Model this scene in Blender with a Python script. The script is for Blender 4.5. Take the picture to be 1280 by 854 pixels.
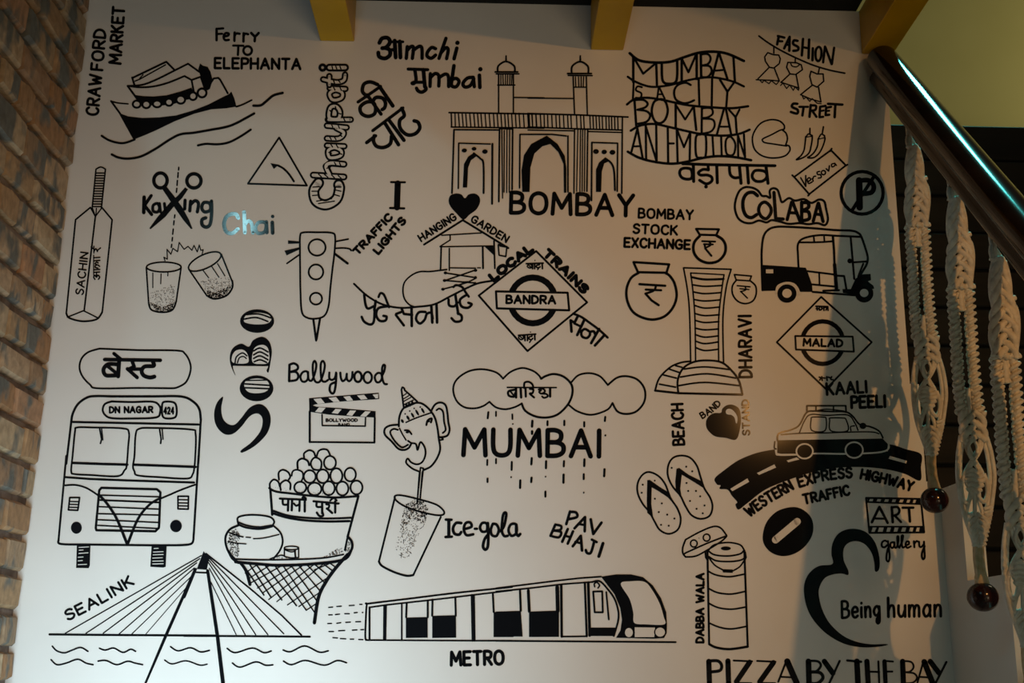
import bpy, bmesh, math, random
from mathutils import Vector, Matrix, noise
from mathutils.geometry import tessellate_polygon
random.seed(7)
for o in list(bpy.data.objects): bpy.data.objects.remove(o)
SC = bpy.context.scene
COL = SC.collection

# ------------------------------------------------------------------ camera
# World: X right, Y into the painted wall (its face is Y = 0), Z up, metres.
F_PX, DIST, EYE = 1500.0, 3.0, 1.5
up_c = Vector((75, -5625, 1500)).normalized()        # world up in camera axes (x right, y down, z forward)
fw_c = Vector((-30, 398, 1497))
fw_c = (fw_c - up_c*fw_c.dot(up_c)).normalized()     # wall normal in camera axes
rt_c = fw_c.cross(up_c)
if rt_c.x < 0: rt_c = -rt_c
M = Matrix((rt_c, fw_c, up_c))                       # camera axes -> world axes
CAM = Vector((0.0, -DIST, EYE))
cd = bpy.data.cameras.new('camera'); cam = bpy.data.objects.new('camera', cd); COL.objects.link(cam)
cx_, cy_, cz_ = M @ Vector((1, 0, 0)), M @ Vector((0, -1, 0)), M @ Vector((0, 0, -1))
R = Matrix((cx_, cy_, cz_)).transposed().to_4x4()
cam.matrix_world = Matrix.Translation(CAM) @ R
cd.sensor_fit = 'HORIZONTAL'; cd.sensor_width = 36.0; cd.lens = 36.0*F_PX/1280.0
cd.clip_start = 0.05; cd.clip_end = 50
SC.camera = cam

def ray(px, py):
    return M @ Vector((px-640.0, py-427.0, F_PX))
def at_y(px, py, Y=0.0):
    d = ray(px, py); return CAM + d*((Y-CAM.y)/d.y)
def at_x(px, py, X):
    d = ray(px, py); return CAM + d*((X-CAM.x)/d.x)

# ------------------------------------------------------------------ world, lights, exposure
w = bpy.data.worlds.new('world'); SC.world = w; w.use_nodes = True
bg = w.node_tree.nodes['Background']; bg.inputs[0].default_value = (0.62, 0.58, 0.50, 1); bg.inputs[1].default_value = 0.02
SC.view_settings.view_transform = 'Standard'; SC.view_settings.look = 'None'
SC.view_settings.exposure = 0.0; SC.view_settings.gamma = 1.0; SC.view_settings.use_curve_mapping = False

def aim(o, tgt):
    o.rotation_euler = (Vector(tgt)-Vector(o.location)).to_track_quat('-Z', 'Y').to_euler()
def area(name, loc, tgt, sx, sy, power, col, spread=180):
    l = bpy.data.lights.new(name, 'AREA'); l.shape = 'RECTANGLE'; l.size = sx; l.size_y = sy
    l.energy = power; l.color = col; l.spread = math.radians(spread)
    o = bpy.data.objects.new(name, l); COL.objects.link(o); o.location = loc; aim(o, tgt); return o
def point(name, loc, power, col, r):
    l = bpy.data.lights.new(name, 'POINT'); l.energy = power; l.color = col; l.shadow_soft_size = r
    o = bpy.data.objects.new(name, l); COL.objects.link(o); o.location = loc; return o
LP = at_y(963, 513); lv = LP-CAM; LAMP = LP+Vector((lv.x, -lv.y, lv.z))*(4.0/3.0)
# daylight entering low on the left, behind the viewer
area('daylight_door', (-0.80, -1.15, 0.90), (-0.84, 0, 1.40), 1.1, 0.8, 9.0, (0.78, 1.04, 1.16), 98)
# small high window behind the viewer, the one the glossy paint mirrors
GP = at_y(303, 281); vv = GP-CAM; WIN = GP+Vector((vv.x, -vv.y, vv.z)).normalized()*4.2
area('daylight_high', WIN, GP, 0.12, 0.18, 7.5, (0.45, 0.92, 1.0))
# skylight over the stairwell, seen as the streak on the handrail
area('skylight', (1.66, 0.45, 5.3), (1.05, -0.55, 2.7), 0.22, 1.1, 13, (0.10, 0.72, 0.66), 60)
# unseen broad fill light added behind the viewer to lift the shaded wall
area('front_fill', (1.5, -5.2, 0.75), (0.6, 0, 2.3), 2.4, 1.1, 34, (1.0, 0.74, 0.45))
# warm stair lamp to the right
sl = bpy.data.lights.new('warm_spot', 'SPOT'); sl.energy = 165; sl.color = (1.0, 0.46, 0.13); sl.shadow_soft_size = 0.03
sl.spot_size = math.radians(38.5); sl.spot_blend = 1.0
so = bpy.data.objects.new('warm_spot', sl); COL.objects.link(so); so.location = LAMP; aim(so, at_y(715, 515)); so.scale = (1.35, 1.0, 1)
# lamp of the stairwell behind
point('stairwell_lamp', (3.1, 0.8, 3.9), 21, (1.0, 0.86, 0.52), 0.3)

# ------------------------------------------------------------------ materials
def mat(name, col, rough=0.6, spec=0.5, metal=0.0, coat=0.0):
    m = bpy.data.materials.new(name); m.use_nodes = True
    b = m.node_tree.nodes['Principled BSDF']
    b.inputs['Base Color'].default_value = (*col, 1); b.inputs['Roughness'].default_value = rough
    b.inputs['Specular IOR Level'].default_value = spec; b.inputs['Metallic'].default_value = metal
    b.inputs['Coat Weight'].default_value = coat; b.inputs['Coat Roughness'].default_value = 0.08
    return m
def noisy(m, c1, c2, scale, stretch=(1, 1, 1), bump=0.0, bscale=None, detail=4, coord='Object', rand=0.0, lo=0.35, hi=0.65):
    nt = m.node_tree; N = nt.nodes; L = nt.links; b = N['Principled BSDF']
    tc = N.new('ShaderNodeTexCoord'); mp = N.new('ShaderNodeMapping'); mp.inputs['Scale'].default_value = stretch
    L.new(tc.outputs[coord], mp.inputs['Vector'])
    nz = N.new('ShaderNodeTexNoise'); nz.inputs['Scale'].default_value = scale; nz.inputs['Detail'].default_value = detail
    L.new(mp.outputs[0], nz.inputs['Vector'])
    cr = N.new('ShaderNodeValToRGB'); cr.color_ramp.elements[0].position = lo; cr.color_ramp.elements[1].position = hi
    cr.color_ramp.elements[0].color = (*c1, 1); cr.color_ramp.elements[1].color = (*c2, 1)
    L.new(nz.outputs['Fac'], cr.inputs[0]); L.new(cr.outputs[0], b.inputs['Base Color'])
    if bump:
        n2 = N.new('ShaderNodeTexNoise'); n2.inputs['Scale'].default_value = bscale or scale*4; n2.inputs['Detail'].default_value = 5
        L.new(mp.outputs[0], n2.inputs['Vector'])
        bp = N.new('ShaderNodeBump'); bp.inputs['Strength'].default_value = bump; bp.inputs['Distance'].default_value = 0.004
        L.new(n2.outputs['Fac'], bp.inputs['Height']); L.new(bp.outputs[0], b.inputs['Normal'])
    return m
WALLP = noisy(mat('wall_paint', (0.72, 0.70, 0.67), 0.5, 0.35), (0.70, 0.685, 0.66), (0.75, 0.735, 0.71), 2.2, bump=0.04, bscale=60)
INK = mat('black_enamel', (0.006, 0.007, 0.009), 0.085, 0.14)
BEAMY = noisy(mat('yellow_beam', (0.60, 0.33, 0.0), 0.45), (0.52, 0.29, 0.0), (0.62, 0.35, 0.0), 5)
DARK = noisy(mat('dark_slat', (0.012, 0.011, 0.010), 0.7, 0.2), (0.008, 0.008, 0.007), (0.018, 0.015, 0.012), 14, (0.15, 1, 1))
CEIL = mat('ceiling_black', (0.010, 0.010, 0.009), 0.8, 0.2)
OLIVE = noisy(mat('olive_wall', (0.55, 0.52, 0.22), 0.8, 0.2), (0.52, 0.49, 0.20), (0.58, 0.55, 0.24), 1.5, bump=0.03, bscale=50)
RAILW = noisy(mat('varnished_wood', (0.012, 0.005, 0.004), 0.13, 0.27, coat=0.0), (0.007, 0.003, 0.002), (0.018, 0.007, 0.004), 9, (1, 0.12, 1))
CORD = noisy(mat('cotton_cord', (0.62, 0.58, 0.50), 0.9, 0.1), (0.55, 0.51, 0.44), (0.70, 0.66, 0.58), 60, bump=0.5, bscale=260)
BEADM = noisy(mat('bead_wood', (0.03, 0.008, 0.006), 0.16, 0.45, coat=0.0), (0.018, 0.005, 0.004), (0.045, 0.012, 0.008), 30)
FLOORM = noisy(mat('floor_stone', (0.25, 0.24, 0.22), 0.4), (0.22, 0.21, 0.19), (0.30, 0.28, 0.26), 3)
MORTAR = noisy(mat('mortar', (0.16, 0.12, 0.10), 0.95, 0.1), (0.14, 0.11, 0.095), (0.30, 0.25, 0.22), 18, bump=0.8, bscale=70)

def brick_mat():
    m = mat('rough_brick', (0.4, 0.25, 0.12), 0.75, 0.3)
    nt = m.node_tree; N = nt.nodes; L = nt.links; b = N['Principled BSDF']
    oi = N.new('ShaderNodeObjectInfo')
    base = N.new('ShaderNodeValToRGB'); base.color_ramp.interpolation = 'LINEAR'
    e = base.color_ramp.elements
    cols = [(0, (0.35, 0.19, 0.09)), (0.25, (0.40, 0.27, 0.15)), (0.45, (0.48, 0.37, 0.24)), (0.62, (0.46, 0.33, 0.21)), (0.8, (0.30, 0.21, 0.13)), (1, (0.44, 0.25, 0.14))]
    e[0].position, e[0].color = 0, (*cols[0][1], 1); e[1].position, e[1].color = 1, (*cols[-1][1], 1)
    for p, c in cols[1:-1]:
        q = e.new(p); q.color = (*c, 1)
    L.new(oi.outputs['Random'], base.inputs[0])
    tc = N.new('ShaderNodeTexCoord'); add = N.new('ShaderNodeVectorMath'); add.operation = 'ADD'
    ml = N.new('ShaderNodeVectorMath'); ml.operation = 'SCALE'; ml.inputs[0].default_value = (13, 7, 5)
    L.new(oi.outputs['Random'], ml.inputs['Scale']); L.new(tc.outputs['Object'], add.inputs[0]); L.new(ml.outputs[0], add.inputs[1])
    nz = N.new('ShaderNodeTexNoise'); nz.inputs['Scale'].default_value = 9; nz.inputs['Detail'].default_value = 3; L.new(add.outputs[0], nz.inputs['Vector'])
    r2 = N.new('ShaderNodeValToRGB'); r2.color_ramp.elements[0].position = 0.50; r2.color_ramp.elements[1].position = 0.60
    L.new(nz.outputs['Fac'], r2.inputs[0])
    mx = N.new('ShaderNodeMix'); mx.data_type = 'RGBA'; L.new(r2.outputs[0], mx.inputs[0]); L.new(base.outputs[0], mx.inputs[6])
    mx.inputs[7].default_value = (0.15, 0.155, 0.14, 1)
    n3 = N.new('ShaderNodeTexNoise'); n3.inputs['Scale'].default_value = 45; n3.inputs['Detail'].default_value = 6; L.new(add.outputs[0], n3.inputs['Vector'])
    m2 = N.new('ShaderNodeMix'); m2.data_type = 'RGBA'; m2.blend_type = 'OVERLAY'; m2.inputs[0].default_value = 0.55
    L.new(mx.outputs[2], m2.inputs[6]); L.new(n3.outputs['Fac'], m2.inputs[7]); L.new(m2.outputs[2], b.inputs['Base Color'])
    bp = N.new('ShaderNodeBump'); bp.inputs['Strength'].default_value = 0.7; bp.inputs['Distance'].default_value = 0.004
    L.new(n3.outputs['Fac'], bp.inputs['Height']); L.new(bp.outputs[0], b.inputs['Normal'])
    return m
BRICKM = brick_mat()

# ------------------------------------------------------------------ object helpers
def link(name, me, parent=None, mats=(), smooth=False, **props):
    o = bpy.data.objects.new(name, me); COL.objects.link(o)
    for m in mats: me.materials.append(m)
    if smooth:
        for p in me.polygons: p.use_smooth = True
    if parent: o.parent = parent
    for k, v in props.items(): o[k] = v
    return o
def bm_link(name, bm, parent=None, mats=(), smooth=False, **props):
    me = bpy.data.meshes.new(name); bm.normal_update(); bm.to_mesh(me); bm.free()
    return link(name, me, parent, mats, smooth, **props)
def add_box(bm, lo, hi):
    v = [bm.verts.new((x, y, z)) for x in (lo[0], hi[0]) for y in (lo[1], hi[1]) for z in (lo[2], hi[2])]
    for f in ((0, 1, 3, 2), (4, 6, 7, 5), (0, 4, 5, 1), (2, 3, 7, 6), (0, 2, 6, 4), (1, 5, 7, 3)):
        bm.faces.new([v[i] for i in f])
def box_obj(name, lo, hi, m, parent=None, bev=0.0, **props):
    bm = bmesh.new(); add_box(bm, lo, hi)
    if bev: bmesh.ops.bevel(bm, geom=bm.edges[:], offset=bev, segments=2, affect='EDGES')
    return bm_link(name, bm, parent, (m,), **props)
def prism(name, pts, depthvec, m, parent=None, **props):
    """pts: planar outline (Vectors); extruded by depthvec"""
    bm = bmesh.new(); n = len(pts)
    a = [bm.verts.new(p) for p in pts]; b = [bm.verts.new(Vector(p)+Vector(depthvec)) for p in pts]
    for t in tessellate_polygon([[Vector(p) for p in pts]]):
        bm.faces.new([a[i] for i in t]); bm.faces.new([b[i] for i in reversed(t)])
    for i in range(n): bm.faces.new((a[i], b[i], b[(i+1) % n], a[(i+1) % n]))
    bmesh.ops.recalc_face_normals(bm, faces=bm.faces[:])
    return bm_link(name, bm, parent, (m,), **props)
def tube_into(bm, pts, rad, sides=8, closed=False):
    pts = [Vector(p) for p in pts]; n = len(pts); rings = []
    prev = None
    for i, p in enumerate(pts):
        a = pts[(i-1) % n] if (closed or i > 0) else p
        b = pts[(i+1) % n] if (closed or i < n-1) else p
        t = (b-a).normalized()
        if prev is None:
            u = t.orthogonal().normalized()
        else:
            u = (prev - t*prev.dot(t))
            u = u.normalized() if u.length > 1e-6 else t.orthogonal().normalized()
        prev = u; v = t.cross(u); r = rad[i] if isinstance(rad, (list, tuple)) else rad
        rings.append([bm.verts.new(p+(u*math.cos(2*math.pi*k/sides)+v*math.sin(2*math.pi*k/sides))*r) for k in range(sides)])
    for i in range(n if closed else n-1):
        A, B = rings[i], rings[(i+1) % n]
        for k in range(sides): bm.faces.new((A[k], A[(k+1) % sides], B[(k+1) % sides], B[k]))
    if not closed:
        bm.faces.new(list(reversed(rings[0]))); bm.faces.new(rings[-1])

# ------------------------------------------------------------------ structure
zt = at_y(930, 11, 0).z                    # wall top / ceiling underside
XR = at_y(1124, 300, 0).x                  # right end of the upper painted wall
XL = at_y(64, 427, 0).x                    # face of the brick wall at the corner
XS = at_y(1181, 700, 0).x                  # lower right corner with the stair side
def zz(px, py, Y=0): return at_y(px, py, Y).z
z1, z2 = zz(1137, 480), zz(1157, 602)
X2 = at_y(1154.5, 560).x
outline = [(XL-0.12, 0), (XS, 0), (XS, z2), (X2, z2), (X2, z1), (XR, z1), (XR, zt), (XL-0.12, zt)]
prism('wall_back', [Vector((x, 0, z)) for x, z in outline], (0, 0.10, 0), WALLP, kind='structure')
box_obj('floor', (-3.0, -5.5, -0.05), (4.0, 2.0, 0.0), FLOORM, kind='structure')
box_obj('ceiling', (XL-0.2, -1.2, zt), (at_y(1072, 40).x, 0.1, zt+0.06), CEIL, kind='structure')
# stairwell beyond: olive wall, and a black boarded partition in front of it
YB, YP = 1.7, 0.32
box_obj('wall_stairwell', (0.3, YB, 0), (4.0, YB+0.1, 6.0), OLIVE, kind='structure')
part_w = bpy.data.objects.new('wall_partition', None); COL.objects.link(part_w); part_w.location = (1.0, YP, 0); part_w['kind'] = 'structure'
ztop = zz(1200, 157, YP); nb = 0; z = ztop
bm = bmesh.new(); add_box(bm, (0, 0.0, -0.108), (1.9, 0.022, 0.0)); bmesh.ops.bevel(bm, geom=bm.edges[:], offset=0.004, segments=1, affect='EDGES')
bme = bpy.data.meshes.new('board'); bm.to_mesh(bme); bm.free(); bme.materials.append(DARK)
while z > 0.0:
    o = bpy.data.objects.new('board', bme); COL.objects.link(o); o.parent = part_w; o.location = (-0.15, random.uniform(-.003, .003), z); z -= 0.116
box_obj('backing', (-0.15, 0.024, 0.0), (1.75, 0.05, ztop-0.01), CEIL, part_w)
# stepped white side of the stair at the lower right, with its dark treads
def sx(px, py): return at_x(px, py, XS)
zs0, zs1 = sx(1201, 602).z, sx(1209, 726).z
ya, yb = sx(1204, 660).y, sx(1264, 760).y
rise = zs0-zs1; run = ya-yb
prof = [Vector((XS, 0, 0)), Vector((XS, 0, zs0)), Vector((XS, ya, zs0))]
zc, yc = zs0, ya
for i in range(5):
    zc -= rise; prof.append(Vector((XS, yc, zc)));
    yc -= run if i else run
    prof.append(Vector((XS, yc, zc)))
prof.append(Vector((XS, yc, 0)))
prism('wall_stair_side', prof, (0.05, 0, 0), WALLP, kind='structure')

# yellow beams under the ceiling, running out from the painted wall
def beam(px0, px1, py, label):
    a, b = at_y(px0, py), at_y(px1, py)
    zb = (a.z+b.z)/2
    bm = bmesh.new(); add_box(bm, (a.x, -2.6, zb), (b.x, -0.001, zt-0.001)); bmesh.ops.bevel(bm, geom=bm.edges[:], offset=0.002, segments=1, affect='EDGES')
    return bm_link('ceiling_beam', bm, None, (BEAMY,), label=label, category='beam', group='yellow ceiling beams above the mural')
beam(400.5, 443, 52, 'yellow ceiling beam above the upright striped lettering, leftmost of three')
beam(738.5, 779, 63, 'yellow ceiling beam between the two dome towers and the wavy lettering')
beam(1077, 1116, 68, 'dim yellow ceiling beam where the handrail meets the wall')

# rough brick wall on the left
wl = bpy.data.objects.new('wall_left', None); COL.objects.link(wl); wl.location = (XL, 0, 0); wl['kind'] = 'structure'
box_obj('mortar_bed', (-0.12, -1.3, 0), (-0.016, -0.0, zt), MORTAR, wl)
variants = []
for k in range(8):
    rnd = random.Random(k); L_, H_, D_ = 0.20, 0.070, 0.022
    bm = bmesh.new()
    def ring(x, ins, j):
        out = []
        for (y, z_) in ((0, 0), (0.5, -0.02), (1, 0), (1, 1), (0.5, 1.02), (0, 1)):
            yy = (y-0.5)*(L_-2*ins)+rnd.uniform(-j, j); zz_ = (z_-0.5)*(H_-2*ins)+rnd.uniform(-j, j)
            out.append(bm.verts.new((x+rnd.uniform(-j, j)*0.8, yy, zz_)))
        return out
    r0 = ring(-D_, 0.0, 0.001); r1 = ring(-0.008, 0.001, 0.002); r2 = ring(0.001, 0.007, 0.0025)
    c = bm.verts.new((0.003+rnd.uniform(-.002, .002), rnd.uniform(-.03, .03), 0))
    for A, B in ((r0, r1), (r1, r2)):
        for i in range(6): bm.faces.new((A[i], A[(i+1) % 6], B[(i+1) % 6], B[i]))
    for i in range(6): bm.faces.new((r2[i], r2[(i+1) % 6], c))
    bmesh.ops.recalc_face_normals(bm, faces=bm.faces[:])
    me = bpy.data.meshes.new('brick'); bm.to_mesh(me); bm.free(); me.materials.append(BRICKM); variants.append(me)
yl = [60, 98, 138, 177, 216, 260, 297, 338, 381, 418, 461, 500, 541, 586, 630, 676, 721, 767, 813, 858]
zl = [zz(110-0.1076*y, y) for y in yl]
pitch = (zl[0]-zl[-1])/(len(yl)-1)
while zl[-1] > 0.95: zl.append(zl[-1]-pitch)
while zl[0] < zt: zl.insert(0, zl[0]+pitch)
for i in range(len(zl)-1):
    h = zl[i]-zl[i+1]; zc = (zl[i]+zl[i+1])/2
    y = -0.002; first = [0.07, 0.16, 0.11, 0.19, 0.09][i % 5]+random.uniform(-.01, .01)
    while y > -1.2:
        L_ = first if first else random.choice([0.10, 0.14, 0.17, 0.19, 0.20])+random.uniform(-.01, .01)
        first = None
        o = bpy.data.objects.new('brick', random.choice(variants)); COL.objects.link(o); o.parent = wl
        o.location = (random.uniform(-0.004, 0.003), y-L_/2, zc+random.uniform(-.002, .002)+0.004)
        o.scale = (1, (L_-0.004)/0.20, (h-random.uniform(0.013, 0.021))/0.070)
        o.rotation_euler = (random.uniform(-.012, .012), 0, random.uniform(-.02, .02))
        y -= L_+0.004

# ------------------------------------------------------------------ mural drawing kit
# Strokes are kept as they were measured, then laid on the plane of the painted wall as thin enamel paint.
CROP = {}
for ln in """A0 0 0 5.333|A1 100 0 7.98|A2 120 60 5.694|A3 240 20 7.98|A4 240 100 5.694|A5 370 70 4.27|A6 440 30 5.022|A7 60 190 3.717|A8 160 190 4.065
B1 550 60 4.27|B2 660 60 3.88|B3 780 50 5.335|B4 830 130 7.7625|B5 930 30 6.567|B6 930 130 5.337|B7 340 240 4.495|B8 430 215 4.168
C1 510 220 4.743|C2 590 290 5.337|C3 620 225 7.111|C4 760 250 5.337|C5 800 330 3.7125|C6 930 270 7.111|C7 950 360 5.335|C8 880 480 4.571
D1 60 420 5.34|D2 60 570 5.695|D3 50 690 5.209|D4 230 680 4.909|D5 255 370 4.067|D6 350 440 6.567|D7 270 550 5.337|D8 270 620 5.021
E1 460 470 6.1|E2 460 590 6.1|E3 555 445 4.615|E4 540 625 5.333|E5 400 710 5.333|E6 620 700 5.333|E7 780 555 5.333|E8 830 640 4.747
F1 980 600 3.882|F2 860 760 3.765|F3 860 480 10.68|F4 1060 600 7.767|P 0 0 1""".replace('\n', '|').split('|'):
    q = ln.split(); CROP[q[0]] = tuple(float(v) for v in q[1:])

def catmull(P, closed=False, n=6):
    if len(P) < 3: return list(P)
    out = []; m = len(P)
    rng = range(m) if closed else range(m-1)
    for i in rng:
        if closed: p0, p1, p2, p3 = P[(i-1) % m], P[i], P[(i+1) % m], P[(i+2) % m]
        else: p0, p1, p2, p3 = P[max(i-1, 0)], P[i], P[i+1], P[min(i+2, m-1)]
        for k in range(n):
            t = k/n; t2 = t*t; t3 = t2*t
            out.append(tuple(0.5*((2*p1[d])+(-p0[d]+p2[d])*t+(2*p0[d]-5*p1[d]+4*p2[d]-p3[d])*t2+(-p0[d]+3*p1[d]-3*p2[d]+p3[d])*t3) for d in (0, 1)))
    if not closed: out.append(P[-1])
    return out

GLYPH = {
'A': (8, 'l 0,0 4,10 8,0|l 1.4,3.5 6.6,3.5'), 'B': (6.5, 'l 0,0 0,10|s 0,10 3.2,10 5.3,8.9 5.3,6.6 3.5,5.4 0,5.3|s 0,5.3 4,5.2 6.3,4 6.3,1.6 4,.2 0,0'),
'C': (7, 's 7,8.3 5.5,9.8 3.5,10 1,8.5 0,5 1,1.5 3.5,0 5.5,.2 7,1.7'), 'D': (7, 'l 0,0 0,10|s 0,10 3,9.8 6,8 7,5 6,2 3,.2 0,0'),
'E': (6, 'l 6,10 0,10 0,0 6,0|l 0,5.2 5,5.2'), 'F': (5.5, 'l 5.5,10 0,10 0,0|l 0,5.2 4.5,5.2'),
'G': (7.5, 's 7,8.3 5.5,9.8 3.5,10 1,8.5 0,5 1,1.5 3.5,0 6,.4 7.2,1.8|l 4.2,4.6 7.4,4.6 7.2,1.2'), 'H': (7, 'l 0,0 0,10|l 7,0 7,10|l 0,5 7,5'),
'I': (0.6, 'l .3,0 .3,10'), 'J': (5, 's 4.5,10 4.6,3 4,.8 2.3,0 .7,.7 0,2.5'), 'K': (6.5, 'l 0,0 0,10|l 6,10 0,4.3|l 1.9,5.9 6.5,0'),
'L': (5.5, 'l 0,10 0,0 5.5,0'), 'M': (9, 'l 0,0 .6,10 4.5,3 8.4,10 9,0'), 'N': (7, 'l 0,0 0,10 7,0 7,10'),
'O': (8, 'c 4,10 7,8.6 8,5 7,1.4 4,0 1,1.4 0,5 1,8.6'), 'P': (6, 'l 0,0 0,10|s 0,10 3.5,10 6,9 6.2,7 5,5 0,4.6'),
'R': (6.5, 'l 0,0 0,10|s 0,10 3.5,10 6,9 6.2,7 5,5.2 0,4.8|l 2.5,5 6.5,0'), 'S': (6, 's 6,8.6 4.5,9.9 2.3,10 .5,8.5 .8,6.5 3,5.4 5.4,4.2 6,2.4 4.5,.3 2,0 0,1.5'),
'T': (7, 'l 0,10 7,10|l 3.5,10 3.5,0'), 'U': (7, 's 0,10 0,3.5 1,.8 3.5,0 6,.8 7,3.5 7,10'), 'V': (7.4, 'l 0,10 3.7,0 7.4,10'),
'W': (10, 'l 0,10 2.5,0 5,7 7.5,0 10,10'), 'X': (6.5, 'l 0,0 6.5,10|l 0,10 6.5,0'), 'Y': (7, 'l 0,10 3.5,5 3.5,0|l 7,10 3.5,5'), 'Z': (6.5, 'l 0,10 6.5,10 0,0 6.5,0'),
'a': (5.5, 'c 5,4.5 3.5,6.3 1.5,5.8 0,3 1.3,.2 3.5,.5 5,2.5|s 5.2,6.2 5,2 5.4,0'), 'e': (5.2, 's .3,3.2 4.8,3.6 4.6,5.6 2.6,6.4 .6,5.2 0,3 1,.6 3,0 5,1'),
'g': (5.5, 'c 5,4.5 3.5,6.3 1.5,5.8 0,3.4 1.3,1 3.5,1.2 5,3|s 5.2,6.2 5.3,0 5,-3 3.6,-4 2.6,-3 3,-1 5,.6'), 'i': (0.8, 's .4,6 .2,3 .4,0|l .4,8.4 .5,8.7'),
'n': (5, 'l 0,6.2 .2,0|s .2,3.5 1.5,5.8 3.4,6.2 4.6,4.6 4.8,0'), 'h': (5, 'l 0,10.5 .3,0|s .3,3.5 1.5,5.8 3.4,6.2 4.5,4.6 4.8,0'),
'u': (5, 's 0,6.2 0,2.2 1.5,.1 3.5,.8 4.8,3.5|l 5,6.2 5.1,0'), 'm': (8, 'l 0,6.2 .2,0|s .2,3.5 1.4,5.9 3,6 3.9,4.5 4,0|s 4,3.5 5.2,5.9 6.8,6 7.7,4.5 7.8,0'),
'r': (3.6, 'l 0,6.2 .2,0|s .2,3.6 1.6,5.8 3.5,6'), 'y': (5, 's 0,6.2 .4,3.5 2.2,2 4,3 4.8,6.2|s 4.9,6.2 4.6,0 3.6,-3.6 2.4,-3.8 2.2,-2 4.6,.6'),
'o': (5, 'c 2.5,6.3 4.6,5 5,3.1 4.2,.8 2.5,0 .7,.8 0,3.1 .6,5.3'), 'v': (5, 'l 0,6.2 2.4,0 5,6.4'), 's': (4, 's 4,5.6 2.4,6.3 .5,5.2 2,3.4 3.9,2 3,.2 0,.6'),
'-': (3, 'l 0,4 3,4'), '4': (5, 'l 3.8,0 3.8,10 0,3 5,3'), '2': (5, 's 0,8 2,10 4.6,8.5 4,5.5 0,0|l 0,0 5,0'),
}
def pts_of(tok): return [tuple(float(v) for v in t.split(',')) for t in tok]

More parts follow.
